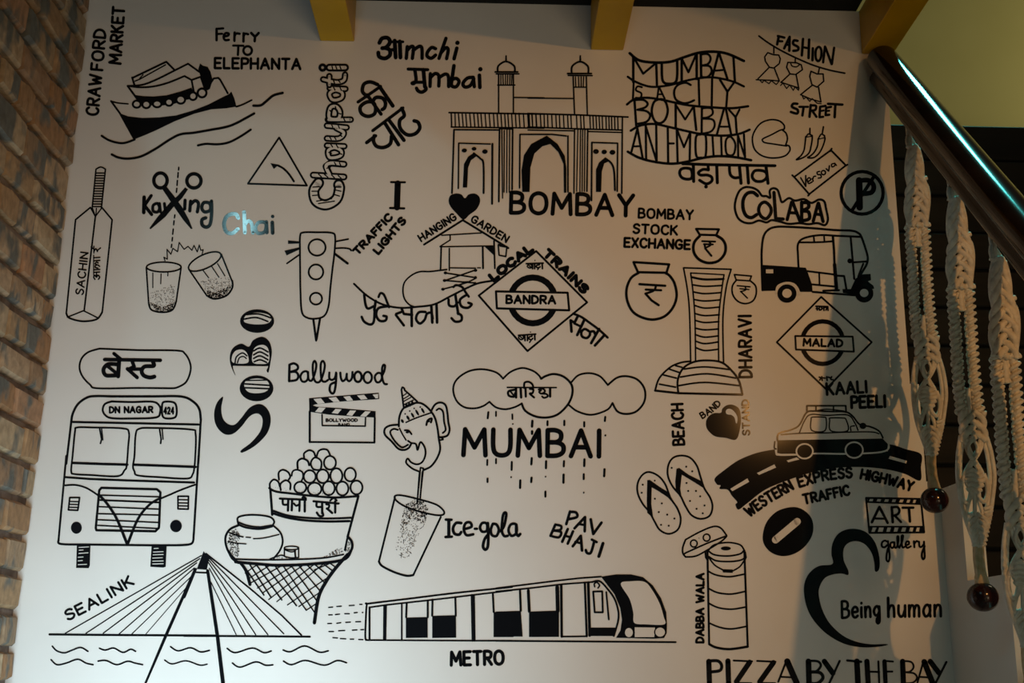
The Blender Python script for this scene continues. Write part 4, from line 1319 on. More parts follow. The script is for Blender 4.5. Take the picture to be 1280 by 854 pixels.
draw(r"""
@ painted_words | three lines of capitals Bombay Stock Exchange beside the smaller money pot | lettering
z C4
# lettering
t 2.6 60 2 205,118 565,130 BOMBAY
# lettering
t 2.6 58 2 170,220 460,232 STOCK
# lettering
t 2.8 58 2 110,312 545,328 EXCHANGE
@ pot_drawing | money pot drawing with rupee mark under the word Exchange, largest of three pots | drawing
z C4
# rim
l 2.8 170,415 408,430
l 2.8 170,415 200,482
l 2.8 408,430 388,492
l 2.8 200,482 388,486
# body
s 3 205,486 155,520 125,590 128,670 165,745 230,785 305,798 380,775 435,715 458,640 445,560 415,510 390,490
# rupee_mark
l 2.8 210,562 382,573
l 2.6 252,598 355,603
s 2.6 320,575 305,605 250,625
l 2.8 250,625 290,670 338,702
@ pot_drawing | money pot drawing with rupee mark directly above the curved tower, middle of three pots | drawing
z C4
# rim
l 2.6 588,193 740,196 722,235 612,232 588,193
# body
s 3.2 612,240 575,285 572,345 605,395 665,420 730,410 775,365 785,310 765,265 725,238
# rupee_mark
l 2.2 628,275 715,278
l 2.2 640,295 700,297
s 2.2 675,278 685,300 650,320
l 2.4 645,298 650,325 690,373
@ pot_drawing | money pot drawing with rupee mark right of the curved tower, smallest of three pots | drawing
z C4
# rim
l 1.9 843,498 957,508 945,540 855,534 843,498
# body
s 2 855,537 830,575 832,630 865,675 915,692 965,675 988,630 985,575 950,540
# rupee_mark
l 1.7 862,572 948,580
l 1.6 880,592 940,598
s 1.7 915,578 918,600 885,612
l 1.7 885,610 930,655
@ tower_drawing | curved office tower drawing with many floors and a domed striped base | drawing
z C5
# tower_shaft
l 1.9 202,18 423,25
s 1.9 202,18 220,120 230,230 235,450
s 1.9 423,25 400,110 385,250 388,462
s 1.8 235,42 245,120 255,250 258,448
s 1.8 390,50 378,130 365,260 365,450
l 1.6 235,42 390,50
s 2.6 242,62 300,72 388,70
s 2 246,97 300,104 380,100
s 2 248,130 300,138 376,133
s 2 250,165 300,172 372,167
s 2 252,192 300,205 370,200
s 2 254,230 300,240 368,236
s 2 256,262 300,272 366,268
s 2 256,298 300,306 364,302
s 2 257,328 300,340 364,334
s 2 257,358 300,370 364,362
s 2 258,388 300,402 364,396
# dome_base
s 2.4 178,600 175,540 200,485 250,455 315,448 380,458 430,500 460,545 475,605
l 2.6 70,588 178,600 475,607
s 2.2 70,588 90,530 140,480 190,458 235,452
s 2 205,488 300,478 415,490
s 2 188,525 310,510 445,530
s 2 180,565 300,550 460,565
s 2 165,472 195,480
s 2 135,488 185,505
s 2 108,515 168,530
s 2 90,558 165,572
@ painted_word | upright capitals right of the curved tower, reading upward | lettering
z C5
t 3 56 2 518,525 514,240 DHARAVI
@ painted_word | upright capitals Beach below the striped dome base | lettering
z C5
t 3 50 2 205,838 197,650 BEACH
@ heart_drawing | black heart with a curled highlight between the words Band and Stand | drawing
z F3
f 645,740 700,560 705,430 680,330 600,280 520,285 460,330 440,385 350,390 280,430 242,500 250,590 310,665 380,705 500,720
i 1
f 515,400 505,365 530,335 580,340 630,385 660,450 655,520 640,520 620,450 580,415 545,410
i 0
@ painted_words | small words Band and Stand around the glossy black heart | lettering
z F3
# lettering
t 1.8 78 3 195,462 315,385 440,275 BAND
# lettering
t 1.9 88 2 822,680 808,215 STAND
@ rickshaw_drawing | black auto rickshaw drawing facing right, above the diamond name sign | drawing
z C6
# canopy
s 2.6 165,660 158,450 158,300 175,180 220,120 290,97 400,97 600,108 800,125 960,132 1020,155 1045,190 1080,290 1100,370 1090,430 1050,500 1020,545
# body
p 165,435 480,455 550,460 570,510 605,610 610,675 500,675 480,640 430,605 370,595 310,610 280,665 165,668
# reflector
i 1
p 195,475 260,475 260,510 195,510
i 0
# window_frame
s 2.4 485,455 480,350 478,260 510,210 590,182 700,170 850,178 1035,185
l 2.2 490,235 600,235 700,232 790,225
l 2 620,185 625,232
l 2 712,175 715,230
l 2.8 790,180 800,300 805,440
l 4 805,430 822,650
l 2.4 948,188 962,350 980,560
l 2.2 975,412 1085,405
l 2.2 1060,425 1015,540
# mirror
e 940,400 22,22
l 2.6 950,405 975,412
# seat_rail
l 2.2 560,490 800,520
l 2 668,510 672,615
l 2.2 600,608 810,628
l 2.4 815,530 890,535 910,650
l 2.4 705,665 845,660
l 2.4 610,675 985,705
# front
p 990,560 1040,520 1125,515 1130,570 1100,580 1150,620 1158,645 1100,660 1000,700 880,685 875,650 950,650
# wheel
e 382,690 85,82
i 1
e 382,688 42,40
i 0
# wheel
e 1068,688 82,82
i 1
e 1068,685 38,36
i 0
# wheel_arch
i 1
s 2.2 285,690 300,625 370,595 440,605 480,650 492,700
i 0
@ station_sign_drawing | diamond station sign drawing with ring and name bar, below the auto rickshaw | drawing
z C7
# diamond_outline
L 2.2 408,60 112,362 440,675 745,362
# ring
o 5 418,365 138,142
i 1
p 235,322 618,326 628,425 242,412
i 0
# name_bar
L 2.2 235,321 618,325 626,425 240,411
# lettering
t 2.6 46 2 290,385 548,392 MALAD
# lettering
l 1.8 372,122 452,124
l 1.8 380,125 382,148
l 1.8 375,138 392,138
l 1.8 395,125 396,148
s 1.8 405,125 415,138 402,148
l 1.8 425,125 427,150
s 1.8 432,130 445,132 440,148
l 1.8 452,125 454,150
# lettering
l 1.8 395,595 408,600 398,615
l 1.8 412,592 415,618
l 1.8 420,600 435,602
l 1.8 445,592 448,618
l 1.8 455,595 470,600
s 1.8 478,592 472,610 488,612
@ painted_words | two words Kaali Peeli above the taxi roof | lettering
z C7
# lettering
t 3.2 74 2 448,712 712,695 KAALI
# lettering
t 3.4 74 2 612,800 835,792 PEELI
@ road_drawing | arched black road with pale lane dashes under the taxi | drawing
z C8
# road_surface
f 62,540 120,490 200,435 300,395 400,375 500,362 700,345 900,335 1060,345 1150,372 1240,402 1240,475 1235,553 1150,515 1050,490 950,478 850,475 740,482 620,505 480,550 350,605 250,680 198,718 180,690 190,675 160,640 135,605 90,600 95,580 75,575
# lane_dash
i 1
p 150,600 248,540 258,560 162,613
# lane_dash
p 302,510 402,460 412,478 315,520
# lane_dash
p 472,438 530,420 545,432 482,448
# lane_dash
p 1062,412 1160,440 1155,455 1055,428
i 0
@ taxi_drawing | two-tone saloon taxi drawing with roof rack driving on the arched road | drawing
z C8
# body
i 1
p 420,325 420,300 435,280 500,262 545,235 580,170 620,160 800,165 850,190 900,240 960,250 1005,275 1020,310 1055,350 1050,385 900,400 640,400 430,405 410,395 408,325
i 0
p 418,322 1020,312 1052,345 1045,385 900,396 640,398 440,400 418,395
i 1
s 2 408,330 412,395 430,406 520,405 640,398 800,400 960,395 1030,385 1055,368 1055,345
i 0
s 1.8 405,330 402,365 412,372
s 2 420,325 420,300 435,280 500,262 545,235 585,165 630,155 730,158 810,160 850,185 890,232 950,245 1000,270 1022,308
s 1.6 440,290 560,282 700,280 850,275 960,275 1000,285
s 1.6 545,280 575,210 610,175 700,180 820,178 860,220 880,265
# window
s 1.6 612,200 615,265 690,268 698,200 680,190 620,190 612,200
# window
s 1.6 718,205 725,268 820,268 812,205 790,195 722,195 718,205
# steering_wheel
s 1.5 840,268 838,245 860,240
# mirror
e 908,240 20,18
# wheel
e 575,385 50,45
i 1
o 2 575,385 47,42
i 0
e 575,383 34,32
# wheel
e 858,378 54,48
i 1
o 2 858,378 50,45
i 0
e 858,376 36,34
# roof_rack
l 2 588,155 588,125 810,125 812,162
l 1.7 640,128 640,150
l 1.7 740,128 740,150
s 1.4 620,158 700,145 800,155
@ painted_words | curved capitals for a highway following the underside of the arched road | lettering
z C8
# lettering
t 3.1 56 3 262,758 370,680 510,600 WESTERN
# lettering
t 3.1 54 3 548,588 690,550 845,533 EXPRESS
# lettering
t 3.1 52 3 895,540 1040,570 1185,612 HIGHWAY
# lettering
t 3 52 2 575,685 832,632 TRAFFIC
@ road_sign_drawing | solid black round no-entry sign with a slanting pale bar | drawing
z E7
# disc
f 1110,422 1180,432 1240,480 1262,545 1250,620 1200,690 1130,735 1050,748 975,720 930,660 928,590 955,515 1020,450
# bar
i 1
l 9 1010,640 1155,518
i 0
@ slippers_drawing | flip-flop drawing with dotted sole, lower left of the pair | drawing | pair of flip-flop drawings
z E7
# sole
c 2.2 170,188 230,215 275,270 310,360 355,430 378,500 360,570 300,600 240,575 205,520 170,455 125,400 92,330 92,260 125,205
# strap
p 155,242 172,240 235,285 300,325 318,385 290,355 230,315 185,290 182,400 195,495 155,460 152,380
# dot
e 125,272 7,7
# dot
e 118,326 7,7
# dot
e 205,245 6,6
# dot
e 206,366 7,7
# dot
e 252,397 7,7
# dot
e 232,455 7,7
# dot
e 288,472 7,7
# dot
e 336,498 7,7
# dot
e 247,540 7,7
# dot
e 298,546 7,7
@ slippers_drawing | flip-flop drawing with dotted sole, upper right of the pair | drawing | pair of flip-flop drawings
z E7
# sole
c 2.2 380,78 440,92 485,145 510,220 535,295 575,360 590,420 570,480 510,500 450,475 410,415 375,345 325,285 293,215 295,145 325,95
# strap
p 350,165 368,160 430,205 510,245 530,295 500,275 430,232 385,205 375,300 388,375 345,310 342,250
# dot
e 318,160 7,7
# dot
e 415,152 7,7
# dot
e 455,183 7,7
# dot
e 417,261 7,7
# dot
e 428,314 7,7
# dot
e 480,314 7,7
# dot
e 508,350 7,7
# dot
e 440,381 7,7
# dot
e 537,411 7,7
# dot
e 484,433 7,7
# dot
e 525,463 7,7
@ tiffin_drawing | stacked tiffin carrier drawing with its lid lifted off | drawing
z E8
# lid
s 2 128,165 210,120 290,88 335,95 372,140
s 2.1 128,165 112,210 112,245 128,268
s 2 128,268 120,250 170,225 260,185 372,142
s 2 128,268 190,262 260,225 340,175 372,145
o 1.8 177,188 20,21
o 1.8 253,153 20,21
e 208,156 3,3
# rim
s 1.9 262,230 300,195 380,182 450,195 475,225
s 2 262,230 300,255 380,262 450,250 475,228
s 2 265,265 310,290 390,295 450,288 478,275
e 367,217 30,12
# handle
s 1.8 262,265 300,315 350,345
s 1.8 475,290 450,325 410,350
p 345,340 408,342 408,362 350,360
l 2 245,235 248,270 260,290
l 2 482,240 487,270 475,295
# container
l 2.4 258,235 268,785
l 2.4 477,230 497,800
s 2 262,352 310,375 390,385 475,370
# container
s 2 265,455 320,480 400,488 482,472
# container
s 2 265,542 320,568 400,578 485,565
# container
s 2 268,660 330,685 400,695 488,680
s 2.8 268,785 310,805 390,815 497,800
@ painted_words | upright capitals left of the tiffin carrier, reading upward | lettering
z E8
t 2.7 42 2 234,775 235,368 DABBA WALA
@ film_frame_drawing | film strip frame drawing around the word Art | drawing
z F4
# frame
L 2.2 175,175 708,185 740,510 208,515
l 2 185,215 715,235
l 1.9 200,455 738,455
# film_hole
p 188,178 215,180 200,215 188,213
p 250,178 290,180 270,222 235,220
p 325,182 365,182 345,225 310,222
p 400,183 435,184 420,228 385,226
p 470,184 510,185 490,230 455,228
p 545,185 580,186 562,232 525,230
p 610,186 640,187 625,235 590,232
p 665,187 705,188 710,235 650,235
# film_hole
p 205,460 240,460 225,512 208,512
p 280,458 305,458 285,512 255,512
p 350,456 385,456 370,512 335,512
p 420,456 455,456 440,512 405,512
p 495,456 530,456 512,512 475,512
p 570,456 605,456 588,512 552,512
p 640,456 670,456 655,512 625,512
p 700,456 735,456 738,512 688,512
# lettering
l 3 305,262 232,412
l 3 305,262 385,418
l 2.5 265,375 360,378
l 3 425,265 435,412
s 2.8 425,268 480,265 500,300 480,335 432,350
l 2.8 455,348 515,410
l 2.8 530,270 635,270
l 3 592,272 602,405
@ painted_word | cursive word gallery under the film strip frame | lettering
z F4
s 2.3 382,600 355,590 330,610 330,645 355,655 385,630
s 2.3 388,595 395,650 405,740 395,790 375,780 375,730 388,665
c 2.3 440,605 415,615 415,650 435,660 450,630
s 2.3 450,605 455,655 475,650 490,590 488,550 478,560 485,640 500,660
s 2.3 500,655 525,600 535,545 522,545 520,600 530,655 550,650
s 2.3 560,635 590,625 590,600 570,600 560,630 575,660 610,645
s 2.3 640,595 645,655
s 2.3 645,620 665,595 680,600
s 2.3 690,600 695,645 715,650 735,625
s 2.4 738,600 742,680 745,750 730,770 718,745 722,700 745,645
@ heart_drawing | large open heart made of one thick sweeping brush stroke, lower right | drawing
z F1
f 310,462 280,455 235,460 195,480 170,530 172,580 190,640 225,700 285,755 350,785 420,798 495,797 498,803 440,812 370,812 290,795 210,750 150,690 115,630 98,560 100,500 125,450 170,418 235,408 230,360 235,310 260,265 300,242 350,238 400,255 440,300 460,360 465,410 458,440 442,443 438,400 425,355 395,315 355,298 315,305 290,335 290,390 312,440
@ painted_words | handwritten words inside the large brush stroke heart | lettering
z F1
# lettering
T 0.02 3.1 80 2 282,670 465,664 Being
# lettering
T 0.02 3.2 88 2 505,665 762,662 human
@ painted_words | large art deco capitals cut off by the bottom edge, lower right | lettering
z F2
# lettering
l 6 98,252 101,355
s 3.6 100,250 140,250 158,270 150,295 105,302
l 6 188,250 191,355
l 2.2 215,248 302,252
l 6 290,256 228,348
l 2.4 222,354 298,355
l 2.2 325,250 412,254
l 6 402,258 338,348
l 2.4 330,354 410,355
l 2.4 425,348 463,250
l 7 467,252 512,355
l 2.2 440,325 500,328
# lettering
l 6.5 567,252 570,355
s 2.8 568,250 610,252 625,272 605,298 572,302
s 3.8 572,302 620,305 635,330 610,355 572,356
l 6 642,252 682,308
l 2.6 714,250 665,355
# lettering
l 2.8 750,248 815,254
l 6.5 795,252 800,355
l 6 842,252 848,355
l 2.4 896,252 900,355
l 2.2 845,300 900,302
l 5 925,252 930,355
l 2.2 925,250 965,253
l 2.2 928,300 962,300
# lettering
l 6 1010,252 1014,355
s 2.2 1012,250 1050,255 1062,278 1045,300 1015,303
s 2.2 1015,303 1062,308 1078,330 1058,352 1015,355
l 2.2 1080,352 1108,252
l 6.5 1112,254 1152,355
l 2.2 1090,325 1140,328
l 6 1140,252 1180,305
l 2.6 1216,255 1165,355
""")

draw(r"""
@ board_drawing | pill shaped outline with bold Devanagari word, above the bus | drawing
z D1
# outline
s 2.2 345,85 600,95 860,98 915,120 948,180 950,240 920,310 860,345 820,350
s 2.2 825,350 600,348 330,350 280,325 230,270 210,210 225,150 270,108 345,85
# lettering
l 4.2 378,158 750,163
l 4 440,118 485,155
s 4.6 465,190 400,190 370,225 385,262 430,265 470,262
l 4 395,200 455,248
l 4.8 475,165 468,270
l 4.2 560,165 575,205 540,222
l 4.2 530,220 595,278
l 4 560,222 625,222
s 4.6 700,172 705,200 645,205 625,235 640,265 680,278 710,272
@ bus_drawing | black line drawing of a bus seen head on, with split windscreen and grille | drawing
z D1
# body
s 2.8 155,575 165,520 200,455 260,412 320,402 450,404 700,404 890,405 970,440 1010,490 1020,560
l 2.6 155,575 122,854
l 2.6 1020,560 1003,854
l 2.6 165,575 1005,592
z D2
l 2.4 130,0 75,600
l 2.6 1072,0 1035,600
s 2.6 75,600 95,628 300,632 560,635 800,637 1000,632 1035,600
l 2.6 125,152 300,165 560,175 1040,190
s 2.2 122,210 200,208 280,232 370,290
s 2.2 1048,205 940,245 860,280 800,305
# route_board
z D1
s 2.4 425,438 560,442 700,440 745,470 748,510 720,545 560,552 430,550 385,532 365,495 380,455 425,438
# route_number
c 2.4 780,440 840,445 858,480 852,540 800,552 765,535 762,460
# windscreen
c 2.2 195,612 300,612 500,618 540,645 535,740 525,867 511,897 464,937 281,929 178,923 155,904 164,801 180,640
l 3 162,848 350,855 530,860
# windscreen
c 2.2 610,620 700,615 950,625 985,655 983,801 977,876 966,923 928,953 750,944 600,932 577,904 567,871 577,801 585,660
l 3 570,860 800,868 985,875
# wiper
l 2 345,622 358,690 350,718
l 1.6 358,622 366,695
# wiper
l 2 745,625 755,690 752,718
l 1.6 762,625 768,690
# grille
z D2
L 2.8 380,228 775,238 800,260 790,510 765,537 345,530 340,515 365,245
l 1.8 372,280 795,292
l 2.2 370,315 795,332
l 1.8 365,362 795,380
l 1.8 362,412 792,422
l 1.8 358,455 790,475
l 1.8 355,495 790,518
# emblem_stripe
v 3 3.4 360,275 420,340 490,450 560,620
v 2.6 3.4 800,300 720,350 640,450 570,620
# side_lamp
L 2 155,297 225,297 212,388 145,385
l 1.6 152,325 222,327
l 1.6 150,345 220,347
l 1.6 148,366 218,368
# side_lamp
L 2 925,288 1000,288 998,380 925,378
l 1.6 925,312 1000,314
l 1.6 925,335 1000,337
l 1.6 925,356 1000,358
# headlight
e 202,512 39,43
# headlight
e 911,500 42,44
# wheel
p 205,635 302,635 298,780 290,800 200,798
i 1
l 1 220,652 290,648
l 1 222,672 250,670
l 1 220,695 285,690
l 1 215,722 250,720
l 1 215,748 245,745
l 1 215,775 275,772
i 0
# wheel
p 737,640 845,640 838,790 820,796 728,790
i 1
l 1 755,660 785,658
l 1 750,685 820,682
l 1 748,705 820,702
l 1 745,728 815,725
l 1 745,750 820,748
l 1 745,770 820,768
i 0
# lettering
z D1
t 2.2 38 2 412,513 698,511 DN NAGAR
# lettering
t 2 42 2 775,520 838,520 424
@ painted_word | diagonal word Sealink above the left cables of the bridge | lettering
z D3
t 2.8 62 3 185,445 400,335 610,210 SEALINK
@ bridge_drawing | cable-stayed bridge drawing with an A-shaped pylon, bottom left | drawing
# deck
z D3
l 2.6 62,538 500,542 1146,546
z D4
l 2.4 0,565 400,567 772,570
# pylon
z D4
p 120,45 78,155 140,160 155,90
v 3 4 72,155 0,325
z D3
v 3.4 3.6 1010,115 820,545 
v 3.6 2.6 820,545 685,860
z D4
v 3.6 4.2 145,165 205,565 
v 4.2 4.6 205,565 240,860
l 2 75,175 140,178
# cable
z D3
l 1.5 1050,25 165,530
# cable
l 1.5 1040,45 300,530
# cable
l 1.5 1020,72 412,530
# cable
l 1.4 1005,105 515,535
# cable
l 1.2 980,165 598,535
# cable
l 1.0 950,235 690,535
# cable
z D4
l 2 135,60 400,270 600,440 720,560
# cable
l 1.5 140,72 612,552
# cable
l 1.4 145,90 515,558
# cable
l 1.4 150,115 440,558
# cable
l 1.3 155,150 375,558
# cable
l 1.2 165,235 320,558
@ wave_drawing | rows of wavy sea lines under the bridge deck | drawing
z D3
# wave
s 2 80,615 110,645 160,658 210,640 265,623 312,648
# wave
s 2 72,703 110,735 170,725 245,700 300,725 345,735
# wave
s 2 387,628 425,640 480,627 540,655 590,635 622,648
# wave
s 2 378,712 430,708 500,735 570,713 620,725 668,735
# wave
s 2 850,618 900,645 980,625 1045,652 1103,642
# wave
s 1.8 812,705 860,730 950,710 1040,738 1088,732
# wave
z D4
s 2 265,642 315,668 420,640 490,668 535,658
# wave
s 2 297,732 345,757 440,725 500,745 545,743
# wave
s 2 608,652 655,662 740,627 830,665 885,657
# wave
s 2 610,720 660,742 745,716 860,745 940,717 997,730
@ striped_word | tall upright curvy lettering with striped counters, between bus and traffic light | lettering
z D5
# letter
f 195,797 188,785 240,745 285,690 298,640 290,610 265,598 230,615 190,665 150,700 110,705 75,680 55,640 52,590 65,545 90,515 97,520 88,570 95,620 120,650 155,655 190,620 230,570 275,550 310,562 335,600 338,650 320,700 280,745 240,775
# letter
e 267,470 86,66
i 1
f 205,460 215,432 270,420 320,432 332,465 310,488 265,495 225,488
i 0
l 1.6 212,430 322,428
l 2 204,447 333,455
l 2 206,467 330,472
# letter
f 160,405 135,350 132,300 150,262 190,243 228,258 250,225 295,208 330,230 345,280 338,340 328,388 318,380 320,350 230,350 150,350
i 1
f 150,340 142,310 160,280 195,273 220,295 222,340
f 250,340 250,280 270,255 305,250 328,275 325,340
p 158,358 315,358 310,392 170,400
i 0
s 1.8 158,340 165,310 195,290 218,305
s 1.6 170,340 180,315 200,308 215,318
s 2 252,280 285,265 325,285
s 2 252,300 285,285 325,305
s 2 252,318 285,305 325,325
s 2 255,335 285,325 318,338
l 2.4 145,350 322,352
# letter
e 270,128 87,60
i 1
f 203,128 215,98 270,85 325,95 342,120 320,140 270,145 225,140
i 0
s 2 215,95 280,92 340,112
s 2 205,118 265,110 325,130
@ painted_word | cursive word Bollywood above the clapperboard | lettering
z D6
s 3 78,105 76,170 75,240
s 2.8 78,105 115,95 145,115 140,145 85,165
s 2.8 85,165 130,165 150,195 135,230 75,240
c 2.6 225,165 190,165 168,200 178,238 205,245 228,220
s 2.6 230,165 235,225 260,235 285,180 298,110 285,75 270,100 270,170 280,225 300,250 330,240 355,180 368,110 352,75 335,100 335,180 345,235 370,245 395,230
s 2.6 405,170 405,215 425,230 450,215 460,170
s 2.8 462,175 458,260 445,330 425,340 408,315 415,270 450,250
s 2.6 495,170 500,215 515,240 540,220 548,180
s 2.6 548,180 550,225 570,240 590,215 595,165
o 2.8 640,205 30,42
o 2.6 720,210 34,45
c 2.6 830,180 800,175 778,205 790,245 815,248 835,220
s 2.6 835,200 855,160 862,115 848,108 838,140 840,215 855,260 878,265
@ clapperboard_drawing | film clapperboard drawing with striped arms held open | drawing
z D6
# upper_arm
p 238,380 810,335 815,385 790,390 500,408 285,432 270,440 240,440
i 1
p 275,388 335,380 368,420 312,428
p 398,378 460,370 490,408 440,412
p 520,368 572,362 600,398 552,402
p 632,358 690,352 718,386 665,392
p 760,350 805,345 805,380 785,382
i 0
# lower_arm
p 240,430 300,450 500,462 785,487 785,540 600,530 400,515 240,492
i 1
p 320,455 375,458 340,498 288,492
p 455,468 505,472 475,508 425,502
p 575,480 625,482 592,525 545,518
p 700,487 745,490 705,532 658,528
i 0
# slate
l 2.6 244,490 244,740
l 2.2 244,740 775,745
l 2.4 778,540 775,745
l 1.8 345,515 347,605 700,610 702,540
# lettering
t 1.2 22 2 378,572 635,572 BOLLYWOOD
# lettering
t 0.9 16 2 480,604 570,604 BAND
@ panipuri_stall_drawing | basket of round puris with Devanagari banner on a cane stand, beside a round pot | drawing
# basket
z D7
l 2.8 362,325 375,500
l 2.8 950,375 880,640
l 2.4 880,640 860,735
s 2.6 355,322 400,345 500,358 650,375 800,385 950,375
s 2.4 378,472 480,505 600,520 750,525 900,520
s 2.8 378,490 480,520 600,538 750,545 890,542
# lettering
l 2.6 425,392 600,400
s 2.6 445,395 448,430 475,432 482,420
l 2.8 482,398 480,472
l 2.8 508,398 505,470
s 2.4 520,425 535,440 555,430
l 2.6 558,400 556,475
l 2.8 592,385 592,478
s 2.4 575,400 580,382 600,390
# lettering
l 2.6 650,410 818,425
s 2.6 672,412 672,445 700,448
l 2.8 708,415 708,490
s 2.6 708,480 715,505 690,508 672,485
s 2.4 735,430 755,435 750,455 738,460
l 2.8 740,458 775,488
l 2.8 795,410 795,485
s 2.4 762,405 785,388 805,405
# puri_pile
s 2.2 588,120 588,90 620,70 650,80 662,108
s 2.2 672,110 685,75 715,62 745,70 762,105
s 2.4 545,190 545,145 575,125 610,140 622,170
c 2.2 668,118 700,140 702,180 690,200 650,195 632,160 645,128
o 2.2 760,153 40,45
s 2.2 420,265 418,220 445,200 480,215 495,245 485,265
s 2 505,240 512,210 540,200 575,215 580,250 570,275
o 2.2 625,245 40,42
o 2.2 712,243 40,45
o 2.2 803,240 40,50
o 2.2 895,232 38,45
s 2.2 360,320 360,290 385,265 415,280 425,310
s 2.2 432,335 430,295 465,270 495,290 495,330
o 2.2 562,318 40,38
o 2.2 658,328 45,42
o 2.2 752,323 40,46
o 2.2 843,325 40,46
o 2.2 937,318 40,46
r 40 0.5 370,315 420,330 500,345 600,355 760,365 760,345 600,330 450,320
# pot
s 2.2 150,565 145,520 200,503 280,502 360,515 388,545 375,575
s 2.4 150,565 200,585 290,595 375,578
s 2 145,548 210,572 290,582 370,570
s 2.6 150,570 90,600 62,660 80,740 130,800
s 2.2 385,575 430,620 445,680 425,740 385,790
s 1.8 90,620 150,640 180,648
l 1.5 200,650 230,652
s 1.5 250,660 320,655 420,632
s 1.5 80,680 140,690 200,695
r 170 0.95 95,610 130,590 160,640 150,700 155,780 110,770 75,690
# small_tin
o 1.6 503,722 48,12
l 1.6 456,722 456,778
l 1.6 551,725 551,785
s 1.6 456,778 500,788 551,785
l 2 525,735 530,785
s 1.5 462,735 500,748 530,742
# tray
s 2 120,795 250,800 450,800 700,790 850,765
s 3.4 130,815 300,830 430,838 650,828 850,800 900,740
s 3.4 85,745 110,790 150,820
s 3 878,645 905,680 905,730 860,790
s 1.6 360,795 400,780 440,770 470,785
r 80 0.85 870,660 905,700 880,745 830,760 720,780 800,730 860,720
r 30 0.6 360,795 430,765 520,790
# cane_stand
z D4
s 3.6 345,115 380,165 405,250
s 4 1005,65 930,150 870,235 825,330 800,485
l 1.8 360,125 490,315
l 1.8 405,130 535,330
l 1.8 445,130 600,345
l 1.8 500,135 690,380
l 1.6 560,138 750,408
l 1.6 610,138 800,420
l 1.6 660,138 815,350
l 1.6 705,135 835,290
l 1.6 755,130 858,235
l 1.6 800,125 878,190
l 1.6 850,120 910,165
l 1.6 890,115 925,140
l 1.4 375,180 460,120
l 1.4 395,215 530,130
l 1.4 410,240 590,140
l 1.4 450,272 660,140
l 1.4 485,300 730,132
l 1.4 520,342 800,125
l 1.4 570,355 860,120
l 1.4 635,375 870,215
l 1.4 705,385 845,290
l 1.4 750,408 815,365
l 1.4 800,160 920,110
@ elephant_head_drawing | elephant head drawing in a striped cone hat with curled trunk | drawing
z E1
# hat
s 2.2 255,105 262,88 275,95 280,110
l 2.2 255,105 272,240
s 2.2 280,110 320,145 375,195
l 1.4 270,150 292,135
l 1.4 272,175 310,152
l 1.4 272,195 325,165
l 1.6 275,220 345,185
l 1.8 278,245 370,205
l 2.4 290,215 298,235
l 2.4 310,205 320,228
l 2.4 335,195 342,215
# head
s 2.4 235,385 238,320 255,270 280,240 330,215 385,205 430,222 475,265 510,320 530,400 540,480 550,560 525,630 480,690 425,718
s 2.2 385,728 340,708 295,670 292,645 305,632 330,660 375,675 415,655 438,600 432,545 400,505 378,565 365,520 330,512 305,495
l 1.8 240,400 265,450 290,490
s 1.8 290,355 370,320 480,282
e 262,345 10,16 -30
e 305,320 10,20 -30
e 340,300 9,22 -30
e 375,280 9,26 -30
e 418,265 9,24 -30
e 283,290 6,7
e 318,268 6,7
e 352,248 6,7
e 398,238 6,7
# eye
s 2.4 445,375 455,340 485,325 480,355
e 462,345 12,10
# eye
s 2.2 280,415 310,418 332,445
e 300,430 14,9
# ear
s 2.4 485,262 510,220 550,203 590,222 605,280 612,350 622,410 605,455 560,468 540,465
s 2.2 522,262 545,250 572,275 580,350 592,410 570,435
s 2 545,490 572,485 560,470
# ear
s 2.4 232,372 165,380 128,405 130,450 180,500 230,555 275,565 310,550 328,520
s 2.2 228,412 195,405 170,425 180,460 215,510 260,545 305,525
# straw
l 1.9 400,700 385,860
l 1.9 422,705 405,860
l 1.9 400,700 422,705
@ drink_glass_drawing | tall tilted drinking glass with stippled crushed ice under the elephant head | drawing
z E2
# straw
l 2 393,0 375,240
l 2 415,0 397,215
# glass_outline
c 2.2 205,185 260,180 400,212 520,250 575,295 575,325 520,330 400,305 280,262 215,218
l 2.3 205,195 83,685
l 2.3 555,345 345,788
s 2.6 83,685 110,720 200,765 290,792 345,788
# stipple
r 330 0.75 290,240 360,205 430,225 465,290 455,350 415,430 360,540 320,640 250,665 205,580 250,420 270,300
r 230 1.05 290,240 360,210 430,225 460,300 430,400 330,350 300,400 245,440 265,330
@ cloud_drawing | left rain cloud drawing with Devanagari word inside | drawing
z E3
# outline
s 2.2 340,130 300,95 220,77 140,90 75,135 53,190 70,255 115,295 175,303 225,290 262,265
s 2.2 262,265 300,297 355,308 410,295 448,275
s 2.6 448,275 470,318 530,350 600,355 660,335 715,280 740,220 735,165 690,120 635,105 590,115 560,132
s 2.2 340,132 385,92 450,70 510,85 545,110 560,132
# lettering
l 1.8 365,182 648,183
s 2.6 408,195 372,205 375,230 405,235 410,215
l 2 380,200 405,232
l 2.8 415,185 416,240
l 2.8 442,185 445,240
s 2.4 462,185 465,155 490,150 510,165 515,185
l 2.6 470,185 472,235
s 2.4 495,190 515,195 510,215 495,218 520,240
s 2.2 546,194 572,190 582,206 562,218 549,208 560,199
s 2.2 562,218 590,220 598,234 578,242 566,234
l 2.8 612,185 612,235
@ cloud_drawing | right empty rain cloud drawing behind the lettered cloud | drawing
z E3
s 2.2 730,158 775,112 840,100 900,118 945,168
s 2.4 945,168 1000,125 1060,118 1120,140 1158,195 1155,265 1110,320 1050,335 1000,320 972,272
s 2.2 972,272 940,312 850,340 770,320 722,285
@ rain_drawing | vertical rain dashes falling around the bold word below the clouds | drawing
z E3
# raindrop
l 2.4 256,325 252,360
# raindrop
l 2 300,322 300,347
